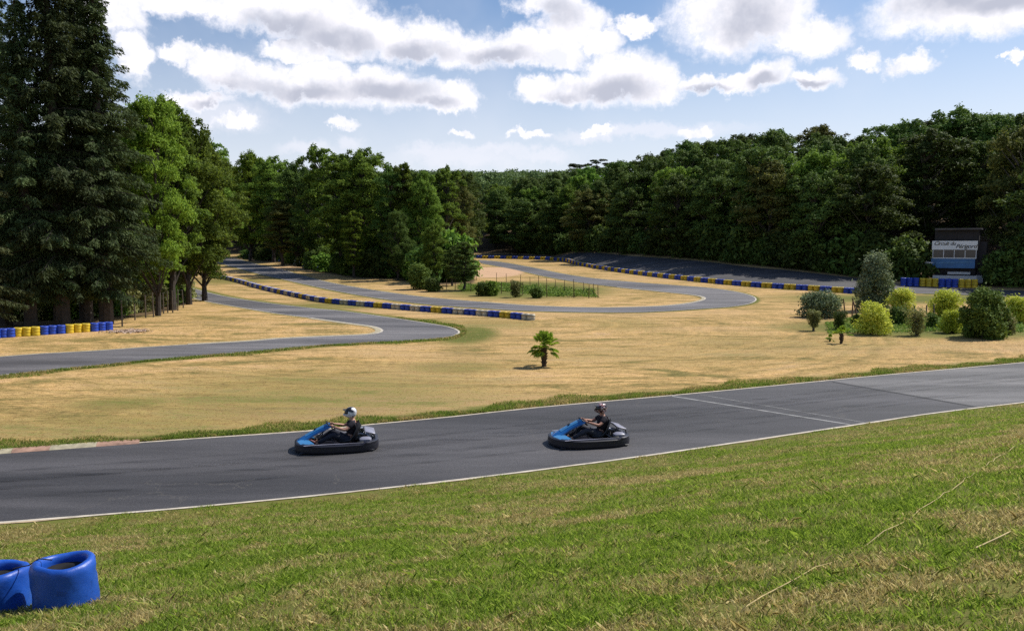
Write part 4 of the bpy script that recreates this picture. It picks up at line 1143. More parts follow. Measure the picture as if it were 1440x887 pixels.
# ------------------------------------------------------------------ fences
M['post'] = simple('weathered_post', (.11, .09, .07), .9, var=.4, scale=9)
M['rust'] = simple('rusty_post', (.10, .05, .032), .85, var=.4, scale=9)
M['wire'] = simple('wire', (.12, .12, .12), .5, .6)
def fence(pxs, h, r, mat, label, name, wires=(.4, .75, .97), lean=.03, wr=.006):
    locs = [P(*p) for p in pxs]; root = empty(name, locs[0], 0, label, 'fence'); o0 = locs[0]; rd = random.Random(len(pxs)); tops = []
    for l in locs:
        b = l - o0; t = b + Vector((rd.uniform(-lean, lean) * h, rd.uniform(-lean, lean) * h, h * rd.uniform(.88, 1.08))); mb = MB()
        mb.tube([b + Vector((0, 0, -.2)), b.lerp(t, .5), t], [r, r * .95, r * .85], 6); mb.build('post', mat, root); tops.append((b, t))
    for w in wires:
        mb = MB(); mb.tube([b.lerp(t, w) for b, t in tops], wr, 4); mb.build('wire', M['wire'], root)
    return root
fence([(172, 459), (190, 450), (205, 447), (216, 446), (222, 443), (230, 441), (236, 440), (243, 440), (250, 437), (258, 433)], 1.75, .055, M['post'], 'leaning wooden posts with wire along the edge of the left wood', 'post_fence')
fence([(628, 407), (640, 408), (662, 410), (705, 413), (735, 415), (769, 418), (807, 418.8), (828, 419.3), (841, 419)], 1.35, .04, M['rust'], 'front run of thin rusty posts and wire round the green plot', 'wire_fence')
fence([(670, 394.5), (698.5, 397.5), (712, 399.8), (732, 402), (745.5, 403.5), (757, 404.5), (769, 406), (781, 408), (794, 410), (807, 411), (821, 412.5), (834.5, 415)], 1.35, .035, M['rust'], 'rear run of thin rusty posts and wire beyond the green plot', 'wire_fence')
fence([(1189, 447), (1198, 446), (1206, 445)], 1.5, .05, M['rust'], 'three short rusty stakes left of the tall grey green shrub', 'stakes', wires=(), lean=.25)
fence([(1286, 455), (1302, 452), (1314, 452)], 1.3, .05, M['post'], 'three weathered stakes in the garden before the white wall', 'stakes', wires=(), lean=.06)

# ------------------------------------------------------------------ timing tower
def text_mesh(body, size, shear=.35, ext=.01, off=.006):
    c = bpy.data.curves.new('txt', 'FONT'); c.body = body; c.size = size; c.shear = shear; c.extrude = ext; c.offset = off
    c.space_character = .92
    o = bpy.data.objects.new('txt', c); COL.objects.link(o); bpy.context.view_layer.update()
    me = bpy.data.meshes.new_from_object(o.evaluated_get(bpy.context.evaluated_depsgraph_get()))
    COL.objects.unlink(o); bpy.data.objects.remove(o); return me
M['dark_wall'] = simple('dark_boarding', (.022, .02, .022), .8, var=.3, scale=2)
M['side_wall'] = simple('side_wall', (.03, .027, .03), .85, var=.3, scale=1)
M['white'] = simple('white_paint', (.75, .75, .74), .6, var=.06, scale=2)
M['sign'] = simple('sign_board', (.8, .8, .79), .5, var=.04, scale=1)
M['panel'] = simple('blue_panel', (.04, .15, .34), .5, var=.25, scale=1.2)
M['panel2'] = simple('blue_stripe', (.09, .24, .42), .5, var=.2, scale=1.2)
M['roofm'] = simple('roof_slab', (.09, .08, .08), .8, var=.3, scale=1)
M['blackp'] = simple('black_paint', (.015, .015, .017), .5)
M['render_w'] = simple('white_render', (.5, .5, .5), .8, var=.12, scale=1.5)
gm, gnt, gb = newmat('window_glass'); gb.inputs['Base Color'].default_value = (.09, .075, .075, 1); gb.inputs['Roughness'].default_value = .12
M['glass'] = gm
tl = P(1340, 398.5); Y1 = tl.y; px_m = Y1 / 1130
tw = empty('timing_tower', tl, R(-33), 'dark timing tower with white sign, window band and blue panels below a flat roof', 'building')
def bx(name, c, d, mat, parent=tw, bev=0): m = MB(); m.box(c, d, bev=bev); return m.build(name, mat, parent, False)
def zz(py): return (398.5 - py) * px_m
wS = 56 * px_m * 1.0                                   # sign width
bx('lower_room', (0.1, 2.1, zz(377) / 2 - .05), (wS * .9, 3.0, zz(377) + .1), M['dark_wall'])
bx('upper_room', (0.15, 2.0, (zz(377) + zz(324)) / 2), (wS * .98, 3.2, zz(324) - zz(377)), M['dark_wall'])
bx('wall', (wS / 2 + .42, 2.2, zz(340) / 2), (.9, 2.7, zz(340)), M['side_wall'])
bx('roof', (0.3, 1.9, zz(322.5)), (wS * 1.02, 4.4, .2), M['roofm'])
bx('wall_panel', (wS * .22, .38, (zz(338) + zz(326)) / 2), (wS * .33, .04, zz(326) - zz(338)), M['side_wall'])
sg = bx('sign_board', (0, -.12, (zz(339) + zz(351.3)) / 2), (wS, .10, zz(339) - zz(351.3)), M['sign'])
for body, x, z, s in (('Circuit du', -wS / 2 + .17, zz(344.9), .62), ('Périgord', .10, zz(349.2), .68)):
    me_t = text_mesh(body, s, .36, .012, .004); o = link('lettering', me_t, M['blackp'], sg); o.location = (x, -.185, z); o.rotation_euler = (PI / 2, 0, 0)
wz0, wz1 = zz(363.3), zz(351.5)
wf = bx('window_band', (0, .02, (wz0 + wz1) / 2), (wS * .95, .05, wz1 - wz0), M['glass'])
for i in range(5):
    m = MB(); m.box((-wS * .475 + i * wS * .95 / 4, -.06, (wz0 + wz1) / 2), (.07, .07, wz1 - wz0)); m.build('mullion', M['white'], wf, False)
m = MB(); m.box((0, -.062, wz0 + .02), (wS * .97, .09, .10)); m.build('sill', M['white'], wf, False)
pn = bx('front_panel', (-.12, -.02, (zz(377) + zz(363.8)) / 2), (wS * .97, .12, zz(363.8) - zz(377)), M['panel'])
m = MB(); m.box((0, -.095, (zz(370) + zz(368)) / 2), (wS * .8, .02, .10), Matrix.Rotation(R(-3), 4, 'Y').to_3x3()); m.build('stripe', M['panel2'], pn, False)
m = MB()
for k_ in range(3): m.tube([(-wS * .5 - 1.2 + k_ * .1, -.2, zz(371) + k_ * .18), (-wS * .5 + .2, -.12, zz(370))], .03, 4)
m.build('bracket', M['white'], tw)
bx('step', (wS * .12, .2, (zz(386) + zz(382)) / 2), (wS * .5, .5, .3), M['render_w'])
lw_ = P(1342, 397)
m = MB(); m.box((0, 0, .48), (wS * .96, .18, .98), bev=.01); o = m.build('low_wall', M['render_w'], None, False); o.location = tl + Vector((-.35, -.9, 0)); o.rotation_euler.z = R(-31)
tag(o, 'low white rendered wall at the foot of the timing tower', 'wall')
m = MB(); m.box((0, 0, .45), (1.0, 1.6, .9), bev=.01); o = m.build('low_wall', M['render_w'], None, False); o.location = P(1376, 397.5); o.rotation_euler.z = R(-33)
tag(o, 'small pale wall block just right of the timing tower', 'wall')

# ------------------------------------------------------------------ karts and drivers
M['kart_black'] = simple('kart_plastic', (.012, .012, .02), .38, var=.2, scale=6)
M['kart_blue'] = simple('kart_blue', (.008, .12, .38), .3, var=.12, scale=5, coat=.3)
M['kart_sky'] = simple('kart_sky', (.05, .20, .42), .35, var=.1, scale=5)
M['kart_white'] = simple('kart_white', (.25, .25, .31), .35, var=.06, scale=5)
M['steel'] = simple('steel', (.5, .5, .52), .35, .8, var=.1, scale=12)
M['seat'] = simple('seat_shell', (.02, .02, .024), .45, var=.2)
M['tyre'] = simple('slick_tyre', (.014, .014, .014), .7, var=.2)
M['skin'] = simple('skin', (.50, .26, .17), .55, var=.08, scale=9)
M['skin2'] = simple('tanned_skin', (.42, .2, .13), .55, var=.08, scale=9)
M['shirt'] = simple('black_cloth', (.012, .009, .016), .9, var=.2, scale=12)
M['trousers'] = simple('dark_trousers', (.014, .016, .03), .85, var=.3, scale=10)
M['grey_trousers'] = simple('dark_jeans', (.03, .032, .045), .85, var=.3, scale=10)
M['shoe'] = simple('shoe', (.12, .02, .03), .6, var=.3)
M['shoe2'] = simple('shoe_grey', (.25, .25, .27), .6, var=.3)
M['visor'] = simple('visor', (.01, .01, .012), .12)
def helmet_mat(name, a, b_, c, scale, th):
    m, nt, bs = newmat(name); tc = N(nt, 'ShaderNodeTexCoord')
    w = noise(nt, scale, 2, .5, tc.outputs['Object'], 1.5); r = ramp(nt, w.outputs[0], [(.0, a), (th - .04, a), (th - .035, b_), (th, b_), (th + .005, c), (1, c)])
    r.color_ramp.interpolation = 'CONSTANT'; nt.links.new(r.outputs[0], bs.inputs['Base Color']); bs.inputs['Roughness'].default_value = .25; bs.inputs['Coat Weight'].default_value = .4
    return m
M['helmet1'] = helmet_mat('white_black_helmet', (.02, .02, .02), (.3, .3, .32), (.75, .74, .74), 5, .44)
M['helmet2'] = helmet_mat('patterned_helmet', (.015, .012, .012), (.45, .04, .03), (.6, .5, .48), 16, .56)

def ring_path(n=72):
    pts = []
    for k in range(n):
        t = 2 * PI * k / n; c, s = math.cos(t), math.sin(t)
        ex = 2 / 3.4; x = .92 * math.copysign(abs(c) ** ex, c); hw = .66 if x < 0.2 else .66 - .13 * ((x - .2) / .72) ** 2
        y = hw * math.copysign(abs(s) ** ex, s); pts.append((x, y))
    return pts
def make_kart():
    root = empty('go_kart', (0, 0, 0), 0)
    # bumper ring: rounded section swept round the kart
    path = ring_path(); n = len(path); V = []; Fc = []
    for i, (x, y) in enumerate(path):
        p0 = path[i - 1]; p1 = path[(i + 1) % n]; tx, ty = p1[0] - p0[0], p1[1] - p0[1]; L = math.hypot(tx, ty); nx_, ny_ = ty / L, -tx / L
        top = .235 + (.045 if x < -.6 else 0) + .02 * max(0, x)
        wd = .15 if abs(y) > .5 else .12
        sec = [(-wd, .05), (-.02, .022), (.010, .035), (.02, .10), (.010, .145), (.014, top - .03), (-.02, top - .008), (-wd + .03, top - .005), (-wd, top - .04)]
        for (o, z) in sec: V.append((x + nx_ * o, y + ny_ * o, z))
    m = 9
    for i in range(n):
        for q in range(m): Fc.append((i * m + q, ((i + 1) % n) * m + q, ((i + 1) % n) * m + (q + 1) % m, i * m + (q + 1) % m))
    mb = MB(); mb.add(V, Fc); bp_ = mb.build('bumper', M['kart_black'], root, True, 50)
    st = MB(); hw = []                      # pale stripe along the top of the side pods
    for sgn in (-1, 1):
        pts = [(x, sgn * (.60 - .05 * max(0, x) + .0), .243 + .015 * math.sin((x + .9) * 2)) for x in np.linspace(-.75, .72, 22)]
        V = []; 
        for (x, y, z) in pts: V += [(x, y - .017 * (1 + x), z), (x, y + .017 * (1 + x), z)]
        st.add(V, [(2 * i, 2 * i + 1, 2 * i + 3, 2 * i + 2) for i in range(21)])
    st.build('stripe', M['kart_white'], bp_)
    gr = MB()
    for z in (.115, .15): gr.tube([(x * 1.004 + (.012 if x > 0 else -.012), y * 1.02, z) for x, y in path + path[:1]], .006, 4, False)
    gr.build('rib', M['kart_black'], bp_)
    m = MB(); m.box((0, 0, .045), (1.62, 1.15, .02), bev=.005); m.build('floor_tray', M['kart_black'], root)  # tray coloured black to imitate the shade low in the kart
    fr = MB()
    for sgn in (-1, 1): fr.tube([(-.8, sgn * .30, .09), (-.2, sgn * .36, .09), (.5, sgn * .3, .09), (.8, sgn * .12, .1)], .016, 8)
    for x in (-.75, -.3, .45): fr.tube([(x, -.34, .09), (x, .34, .09)], .014, 8)
    fr.tube([(.05, -.32, .1), (.1, -.3, .26), (.12, 0, .3), (.1, .3, .26), (.05, .32, .1)], .012, 8)
    fr.build('chassis', M['kart_black'], root)  # steel frame coloured black, shade inside the kart put into the colour
    # front fairing: arched panel climbing from the nose to the steering wheel
    secs = []
    for t in np.linspace(0, 1, 16):
        x = .90 - .72 * t; z = .235 + .45 * (t ** .82) ; w = .26 - .12 * math.sin(PI * min(1, t * 1.1)) * .6 - .08 * t; secs.append((x, z, w))
    V = []; Fc = []
    for (x, z, w) in secs:
        for q in range(9): u = -1 + q / 4; V.append((x - .05 * u * u, u * w, z - .06 * u * u))
        for q in range(8, -1, -1): u = -1 + q / 4; V.append((x - .05 * u * u - .012, u * w, z - .06 * u * u - .03))
    for i in range(15):
        for q in range(18): Fc.append((i * 18 + q, i * 18 + (q + 1) % 18, (i + 1) * 18 + (q + 1) % 18, (i + 1) * 18 + q))
    Fc += [tuple(range(17, -1, -1)), tuple(range(15 * 18, 16 * 18))]
    mb = MB(); mb.add(V, Fc); fp_ = mb.build('front_fairing', M['kart_blue'], root, True, 60)
    V = []; sl = secs[4:15]
    for (x, z, w) in sl:
        for u in (-.62, -.3, 0, .3, .62): V.append((x - .05 * u * u + .002, u * w, z - .06 * u * u + .006))
    mb = MB(); mb.add(V, [(i * 5 + q, i * 5 + q + 1, i * 5 + q + 6, i * 5 + q + 5) for i in range(10) for q in range(4)]); mb.build('number_panel', M['kart_sky'], fp_)
    mb = MB(); x, z, w = secs[9]; mb.box((x + .012, .0, z + .014), (.07, .09, .012), Matrix.Rotation(R(38), 3, 'Y'), .004); mb.build('emblem', M['kart_black'], fp_)
    nb = MB()      # sloped nose wings either side of the fairing
    for sgn in (-1, 1):
        V = [(.88, sgn * .08, .245), (.80, sgn * .40, .245), (.62, sgn * .50, .25), (.50, sgn * .34, .22), (.62, sgn * .22, .30), (.80, sgn * .16, .30)]
        V2 = [(a_, b2, c_ - .03) for a_, b2, c_ in V]
        nb.add(V + V2, [(0, 1, 2, 3, 4, 5), (11, 10, 9, 8, 7, 6)] + [(i, i + 6, (i + 1) % 6 + 6, (i + 1) % 6) for i in range(6)])
    nb.build('nose_wing', M['kart_sky'], root, True, 30)
    # struts holding the fairing
    sp = MB()
    for sgn in (-1, 1): sp.tube([(.45, sgn * .14, .1), (.33, sgn * .1, .35), (.28, sgn * .08, .58)], .011, 6)
    sp.build('fairing_strut', M['kart_black'], root)
    # steering
    c = Vector((.13, 0, .60)); ax = Vector((-.75, 0, .66)).normalized(); u = Vector((0, 1, 0)); w = ax.cross(u)
    sw = empty_part = None
    mb = MB(); ring = [c + (u * math.cos(t) * .165 + w * math.sin(t) * .14) for t in np.linspace(0, 2 * PI, 29)]
    mb.tube(ring, .015, 7, False)
    for t in (0, PI, -PI / 2): mb.tube([c, c + (u * math.cos(t) * .16 + w * math.sin(t) * .135)], .012, 6)
    swo = mb.build('steering_wheel', M['blackp'], root)
    mb = MB(); mb.tube([c, c - ax * .5], .013, 8); mb.build('column', M['steel'], swo)
    # seat shell
    V = []; Fc = []
    prof = [(-.02, .17, .19), (-.10, .12, .20), (-.22, .10, .21), (-.34, .13, .22), (-.42, .24, .22), (-.47, .38, .21), (-.52, .52, .19), (-.55, .58, .15)]
    for (x, z, hw) in prof:
        for q in range(11):
            u = -1 + q / 5; V.append((x + .06 * u * u, u * hw, z + .12 * abs(u) ** 2.4))
    Fc = [(i * 11 + q, i * 11 + q + 1, i * 11 + q + 12, i * 11 + q + 11) for i in range(7) for q in range(10)]
    nV = len(V); V += [(x - .012, y * 1.04, z - .014) for x, y, z in V]; Fc += [tuple(nV + i for i in f[::-1]) for f in Fc[:]]
    for i in range(7): Fc += [(i * 11, (i + 1) * 11, nV + (i + 1) * 11, nV + i * 11), (i * 11 + 10, nV + i * 11 + 10, nV + (i + 1) * 11 + 10, (i + 1) * 11 + 10)]
    Fc += [tuple([77 + q for q in range(11)] + [nV + 77 + q for q in range(10, -1, -1)])]
    mb = MB(); mb.add(V, Fc); mb.build('seat', M['seat'], root)
    # engine block with tank and cover
    eng = MB(); eng.box((-.52, -.40, .20), (.30, .24, .22), bev=.03)
    for k_ in range(6): eng.box((-.52, -.40, .33 + k_ * .018), (.22, .2, .008), bev=0)
    eng.lathe([(.001, 0), (.075, 0), (.085, .01), (.085, .05), (.06, .06), (.001, .06)], 16, Matrix.Rotation(R(90), 3, 'X'), (-.50, -.52, .24))
    eo = eng.build('engine', M['steel'], root)
    ex = MB(); ex.tube([(-.42, -.36, .24), (-.55, -.22, .28), (-.72, -.15, .27), (-.80, .12, .25)], [.03, .03, .055, .055], 10); ex.build('exhaust', M['steel'], eo)
    tk = MB(); tk.box((-.63, .40, .27), (.26, .22, .16), bev=.04); tk.build('fuel_tank', M['kart_white'], root)
    rc = MB(); rc.box((-.74, -.02, .43), (.24, .62, .035), Matrix.Rotation(R(-18), 3, 'Y'), .012); rco = rc.build('rear_cover', M['kart_white'], root)
    rb = MB()
    for sgn in (-1, 1): rb.tube([(-.55, sgn * .24, .12), (-.62, sgn * .26, .46), (-.82, sgn * .28, .40), (-.86, sgn * .28, .2)], .015, 8)
    rb.tube([(-.62, -.26, .46), (-.60, 0, .5), (-.62, .26, .46)], .016, 8); rb.build('roll_hoop', M['blackp'], root)
    pe = MB()
    for sgn in (-1, 1): pe.tube([(.60, sgn * .14, .09), (.63, sgn * .14, .24)], .01, 6); pe.box((.64, sgn * .14, .23), (.02, .07, .06), bev=.005)
    pe.build('pedals', M['steel'], root)
    for (x, y, r_, w_) in ((.56, .47, .125, .12), (.56, -.47, .125, .12), (-.54, .48, .138, .17), (-.54, -.48, .138, .17)):
        RX = Matrix.Rotation(R(90), 3, 'X')
        wr = MB(); wr.lathe([(r_ * .5, -w_ / 2), (r_ * .52, -w_ / 2 + .01), (r_ * .3, -w_ / 2 + .03), (.012, -w_ / 2 + .035)], 18, RX); wr.lathe([(r_ * .5, w_ / 2), (r_ * .52, w_ / 2 - .01), (r_ * .3, w_ / 2 - .03), (.012, w_ / 2 - .035)], 18, RX)
        wo = bpy.data.objects.new('wheel', None); COL.objects.link(wo); wo.parent = root; wo.location = (x, y, r_); wo.empty_display_size = .1
        wr.build('rim', M['steel'], wo)
        ty = MB(); ty.lathe([(r_ * .52, -w_ / 2), (r_ * .8, -w_ / 2 - .004), (r_ * .96, -w_ / 2 + .012), (r_, -w_ / 2 + .03), (r_, w_ / 2 - .03), (r_ * .96, w_ / 2 - .012), (r_ * .8, w_ / 2 + .004), (r_ * .52, w_ / 2)], 26, RX, closed=True); ty.build('tyre', M['tyre'], wo)
    axl = MB(); axl.tube([(-.54, -.48, .138), (-.54, .48, .138)], .018, 8); axl.tube([(.56, -.47, .125), (.56, .47, .125)], .012, 8); axl.build('axle', M['steel'], root)
    return root

def skinned(name, pts, edges, root_i, mat, parent, sub=2, smooth=True):
    me = bpy.data.meshes.new(name); me.from_pydata([p[:3] for p in pts], edges, [])
    o = bpy.data.objects.new(name, me); COL.objects.link(o)
    md = o.modifiers.new('skin', 'SKIN'); md.use_smooth_shade = True
    if not me.skin_vertices: me.skin_vertices.new() if hasattr(me.skin_vertices, 'new') else None
    for i, p in enumerate(pts):
        sv = me.skin_vertices[0].data[i]; sv.radius = (p[3], p[4] if len(p) > 4 else p[3]); sv.use_root = (i == root_i)
    s = o.modifiers.new('sub', 'SUBSURF'); s.levels = sub; s.render_levels = sub
    bpy.context.view_layer.update()
    m2 = bpy.data.meshes.new_from_object(o.evaluated_get(bpy.context.evaluated_depsgraph_get())); m2.name = name
    COL.objects.unlink(o); bpy.data.objects.remove(o)
    m2.polygons.foreach_set('use_smooth', [True] * len(m2.polygons))
    return link(name, m2, mat, parent)

def chain(spec):
    """spec: list of (parent_index or None, (x,y,z,r)); returns pts, edges"""
    pts = [s[1] for s in spec]; ed = [(s[0], i) for i, s in enumerate(spec) if s[0] is not None]; return pts, ed

def make_driver(label, helmet, skin, trousers, shoe, lean=0.0, turn=0.0):
    root = empty('person', (0, 0, 0), 0, label, 'person', 'kart drivers')
    sp = []; add = lambda par, p: (sp.append((par, p)), len(sp) - 1)[1]
    pel = add(None, (-.30, 0, .235, .12)); wst = add(pel, (-.35, 0, .38, .105)); chs = add(wst, (-.385, 0, .54, .125)); upc = add(chs, (-.385, 0, .665, .095)); nk = add(upc, (-.37, 0, .765, .05)); hd = add(nk, (-.345, 0, .86, .07)); add(hd, (-.335, 0, .95, .08))
    grips = []
    for s in (-1, 1):
        sh = add(upc, (-.375, s * .17, .67, .062)); el = add(sh, (-.20, s * .285, .53, .042)); fo = add(el, (-.08, s * .26, .565, .039)); wr = add(fo, (.045, s * .185, .605, .026)); pm = add(wr, (.095, s * .165, .625, .032))
        # fingers closing round the rim
        for j in range(4):
            oz = .034 - j * .021; f1 = add(pm, (.135, s * .162, .625 + oz, .0095)); f2 = add(f1, (.155, s * (.142), .628 + oz, .0088)); add(f2, (.135, s * .124, .624 + oz, .008))
        t1 = add(pm, (.10, s * .14, .655, .011)); add(t1, (.115, s * .118, .665, .009))
        hp = add(pel, (-.24, s * .10, .215, .092)); kn = add(hp, (.10, s * .20, .40, .062)); cf = add(kn, (.28, s * .185, .29, .052)); an = add(cf, (.50, s * .145, .155, .036)); hl = add(an, (.52, s * .142, .12, .036)); add(hl, (.645, s * .14, .20, .03))
    pts, ed = chain(sp)
    body = skinned('body', pts, ed, pel, skin, root, 1)
    # T-shirt
    sp2 = []; add2 = lambda par, p: (sp2.append((par, p)), len(sp2) - 1)[1]
    a0 = add2(None, (-.315, 0, .27, .135)); a1 = add2(a0, (-.35, 0, .38, .125)); a2 = add2(a1, (-.385, 0, .54, .145)); a3 = add2(a2, (-.385, 0, .668, .112)); add2(a3, (-.375, 0, .735, .07))
    for s in (-1, 1):
        b0 = add2(a3, (-.375, s * .17, .675, .08)); add2(b0, (-.27, s * .245, .585, .062))
    p2, e2 = chain(sp2); skinned('t_shirt', p2, e2, a2, M['shirt'], root, 2)
    sp3 = []; add3 = lambda par, p: (sp3.append((par, p)), len(sp3) - 1)[1]
    a0 = add3(None, (-.30, 0, .235, .135))
    for s in (-1, 1):
        b0 = add3(a0, (-.22, s * .10, .225, .105)); b1 = add3(b0, (.10, s * .20, .405, .076)); b2 = add3(b1, (.28, s * .185, .295, .066)); add3(b2, (.46, s * .15, .18, .05))
    p3, e3 = chain(sp3); skinned('trousers', p3, e3, a0, trousers, root, 2)
    for s in (-1, 1):
        ps = [(.50, s * .143, .11, .05), (.56, s * .142, .145, .048), (.66, s * .14, .215, .036)]
        skinned('shoe', ps, [(0, 1), (1, 2)], 0, shoe, root, 2)
    # helmet: shell with eyeport and chin bar
    V = []; Fc = []; nu, nv = 40, 24; hc = Vector((-.335, 0, .935))
    keep = []
    for j in range(nv + 1):
        ph = -PI / 2 + PI * j / nv
        for i in range(nu):
            th = 2 * PI * i / nu; x = math.cos(ph) * math.cos(th); y = math.cos(ph) * math.sin(th); z = math.sin(ph)
            rx = .150; 
            if z < 0 and x > 0: rx = .150 + .045 * math.sin(min(1, -z / .75) * PI) * x     # chin bar juts out
            zz_ = z * (.155 if z > 0 else .15); zz_ = max(zz_, -.125)
            V.append((hc.x + x * rx - (.01 if z > 0 else 0), hc.y + y * .128, hc.z + zz_))
    for j in range(nv):
        for i in range(nu):
            th = (i + .5) / nu * 2 * PI; th = th if th < PI else th - 2 * PI; ph = -PI / 2 + PI * (j + .5) / nv
            if abs(th) < 1.05 and -.12 < ph < .42: continue      # eyeport
            if ph < -1.2: continue                                  # neck opening
            Fc.append((j * nu + i, j * nu + (i + 1) % nu, (j + 1) * nu + (i + 1) % nu, (j + 1) * nu + i))
    mb = MB(); mb.add(V, Fc); h = mb.build('helmet', helmet, root, True, 60)
    V = []; Fc = []
    for j in range(7):
        ph = -.16 + .62 * j / 6
        for i in range(15):
            th = -1.1 + 2.2 * i / 14; V.append((hc.x + math.cos(ph) * math.cos(th) * .146, hc.y + math.cos(ph) * math.sin(th) * .125, hc.z + math.sin(ph) * .15))
    for j in range(6):
        for i in range(14): Fc.append((j * 15 + i, j * 15 + i + 1, (j + 1) * 15 + i + 1, (j + 1) * 15 + i))
    mb = MB(); mb.add(V, Fc); mb.build('visor', M['visor'], h, True, 60)
    pk = MB(); V = []
    for th in np.linspace(-.9, .9, 11):
        for rr, dz in ((.135, .09), (.185, .10)): V.append((hc.x + rr * math.cos(th), hc.y + .85 * rr * math.sin(th), hc.z + dz - .02 * abs(th)))
    nv_ = len(V); V += [(a_, b2, c_ - .008) for a_, b2, c_ in V]; pf = [(2 * i, 2 * i + 1, 2 * i + 3, 2 * i + 2) for i in range(10)]; pf += [tuple(nv_ + q for q in f[::-1]) for f in pf]
    pk.add(V, pf); pk.build('peak', M['blackp'], h)
    return root

k1 = make_kart(); k2 = copy_tree(k1)
yaw = PI + R(13)
for kt, (px, py), lab in ((k1, (474, 629.5), 'blue and black go-kart on the left, its driver in a white and black helmet'), (k2, (827, 622.5), 'blue and black go-kart on the right, its driver in a red patterned dark helmet')):
    kt.location = P(px, py, .008); kt.rotation_euler.z = yaw; kt.scale = (1.17, 1.08, 1.0); kt['label'] = lab; kt['category'] = 'go-kart'; kt['group'] = 'go-karts on the near straight'
d1 = make_driver('driver of the left kart in a dark T-shirt and a white and black helmet', M['helmet1'], M['skin'], M['trousers'], M['shoe'])
d2 = make_driver('driver of the right kart in a black T-shirt and a red patterned dark helmet', M['helmet2'], M['skin2'], M['grey_trousers'], M['shoe2'])
for d, kt in ((d1, k1), (d2, k2)): d.location = kt.location; d.rotation_euler.z = kt.rotation_euler.z; d.scale = (1.1, 1.05, 1.0)

# ------------------------------------------------------------------ sun and sky
SUN_EL, SUN_AZ = R(51), R(60)             # azimuth from +Y towards +X
sd = bpy.data.lights.new('sun', 'SUN'); sd.energy = 4.6; sd.angle = R(.53); sd.color = (1, .955, .88)
so = bpy.data.objects.new('sun', sd); COL.objects.link(so); so.location = (60, 60, 120)
dv = Vector((math.sin(SUN_AZ) * math.cos(SUN_EL), math.cos(SUN_AZ) * math.cos(SUN_EL), math.sin(SUN_EL)))
so.rotation_euler = dv.to_track_quat('Z', 'Y').to_euler()
nt = W.node_tree; nt.nodes.clear()
out = nt.nodes.new('ShaderNodeOutputWorld'); bg = nt.nodes.new('ShaderNodeBackground'); bg.inputs[1].default_value = 0.112
nt.links.new(bg.outputs[0], out.inputs[0])
sky = nt.nodes.new('ShaderNodeTexSky'); sky.sky_type = 'NISHITA'; sky.sun_disc = False
sky.sun_elevation = SUN_EL; sky.sun_rotation = SUN_AZ; sky.air_density = 1.0; sky.dust_density = 1.2; sky.ozone_density = 1.2; sky.altitude = 100
tc = nt.nodes.new('ShaderNodeTexCoord')
sx_ = nt.nodes.new('ShaderNodeSeparateXYZ'); nt.links.new(tc.outputs['Generated'], sx_.inputs[0])
az = mth(nt, 'ARCTAN2', sx_.outputs[0], sx_.outputs[1]); el = mth(nt, 'ARCSINE', sx_.outputs[2])
cb = nt.nodes.new('ShaderNodeCombineXYZ'); nt.links.new(az, cb.inputs[0]); nt.links.new(el, cb.inputs[1])
def vm(op, a, b, c=None):
    v = nt.nodes.new('ShaderNodeVectorMath'); v.operation = op
    for i, s in enumerate((a, b, c)):
        if s is None: continue
        if isinstance(s, tuple): v.inputs[i].default_value = s
        else: nt.links.new(s, v.inputs[i])
    return v
n1 = noise(nt, 9, 5, .62, cb.outputs[0]); n1.noise_dimensions = '2D'
n2 = noise(nt, 30, 7, .68, cb.outputs[0]); n2.noise_dimensions = '2D'
w1 = vm('MULTIPLY_ADD', vm('SUBTRACT', n1.outputs[1], (.5, .5, .5)).outputs[0], (.055, .042, 0), cb.outputs[0])
w2 = vm('MULTIPLY_ADD', vm('SUBTRACT', n2.outputs[1], (.5, .5, .5)).outputs[0], (.040, .032, 0), w1.outputs[0])
def azel(px, py):
    d = ray(px, py); d = d / np.linalg.norm(d); return math.atan2(d[0], d[1]), math.asin(d[2])
def field(blobs, src, sm=.05, k=1.0):
    acc = None
    for (x, y, rx, ry) in blobs:
        a_, e_ = azel(x, y); ix, iy = F / rx / k, F / ry / k
        v = vm('MULTIPLY_ADD', src, (ix, iy, 0), (-a_ * ix, -e_ * iy, 0))
        l = nt.nodes.new('ShaderNodeVectorMath'); l.operation = 'LENGTH'; nt.links.new(v.outputs[0], l.inputs[0])
        acc = l.outputs['Value'] if acc is None else mth(nt, 'SMOOTH_MIN', acc, l.outputs['Value'], sm)
    return acc
WB = [(260, -5, 130, 26), (400, 12, 110, 34), (480, 42, 95, 34), (420, 70, 50, 12), (580, 58, 70, 26), (650, 68, 60, 26), (720, 66, 60, 24), (770, 70, 50, 20), (800, 40, 50, 32), (840, 58, 40, 18), (900, 38, 34, 11), (775, 5, 45, 24),
      (160, 20, 42, 30), (188, 84, 26, 28), (255, 74, 26, 11), (300, 92, 36, 18), (345, 108, 55, 24), (400, 118, 55, 28), (455, 100, 45, 24), (480, 125, 60, 26), (540, 122, 60, 30), (590, 134, 50, 22), (648, 136, 30, 20), (625, 150, 36, 10), (275, 138, 38, 12), (325, 172, 30, 9),
      (755, 128, 34, 18), (800, 122, 40, 24), (852, 108, 50, 38), (905, 112, 48, 36), (945, 122, 24, 24),
      (990, 118, 28, 12), (1040, 117, 42, 13), (1085, 106, 30, 20), (1150, 112, 38, 14), (1030, 18, 80, 48), (1085, 20, 45, 35), (1142, 50, 50, 24), (1225, 80, 24, 11), (1287, 86, 24, 14), (1330, 5, 84, 34), (1420, 10, 90, 34),
      (485, 176, 20, 8), (645, 185, 20, 6), (740, 188, 20, 6), (838, 185, 18, 6), (985, 195, 26, 8), (1420, 88, 10, 6)]
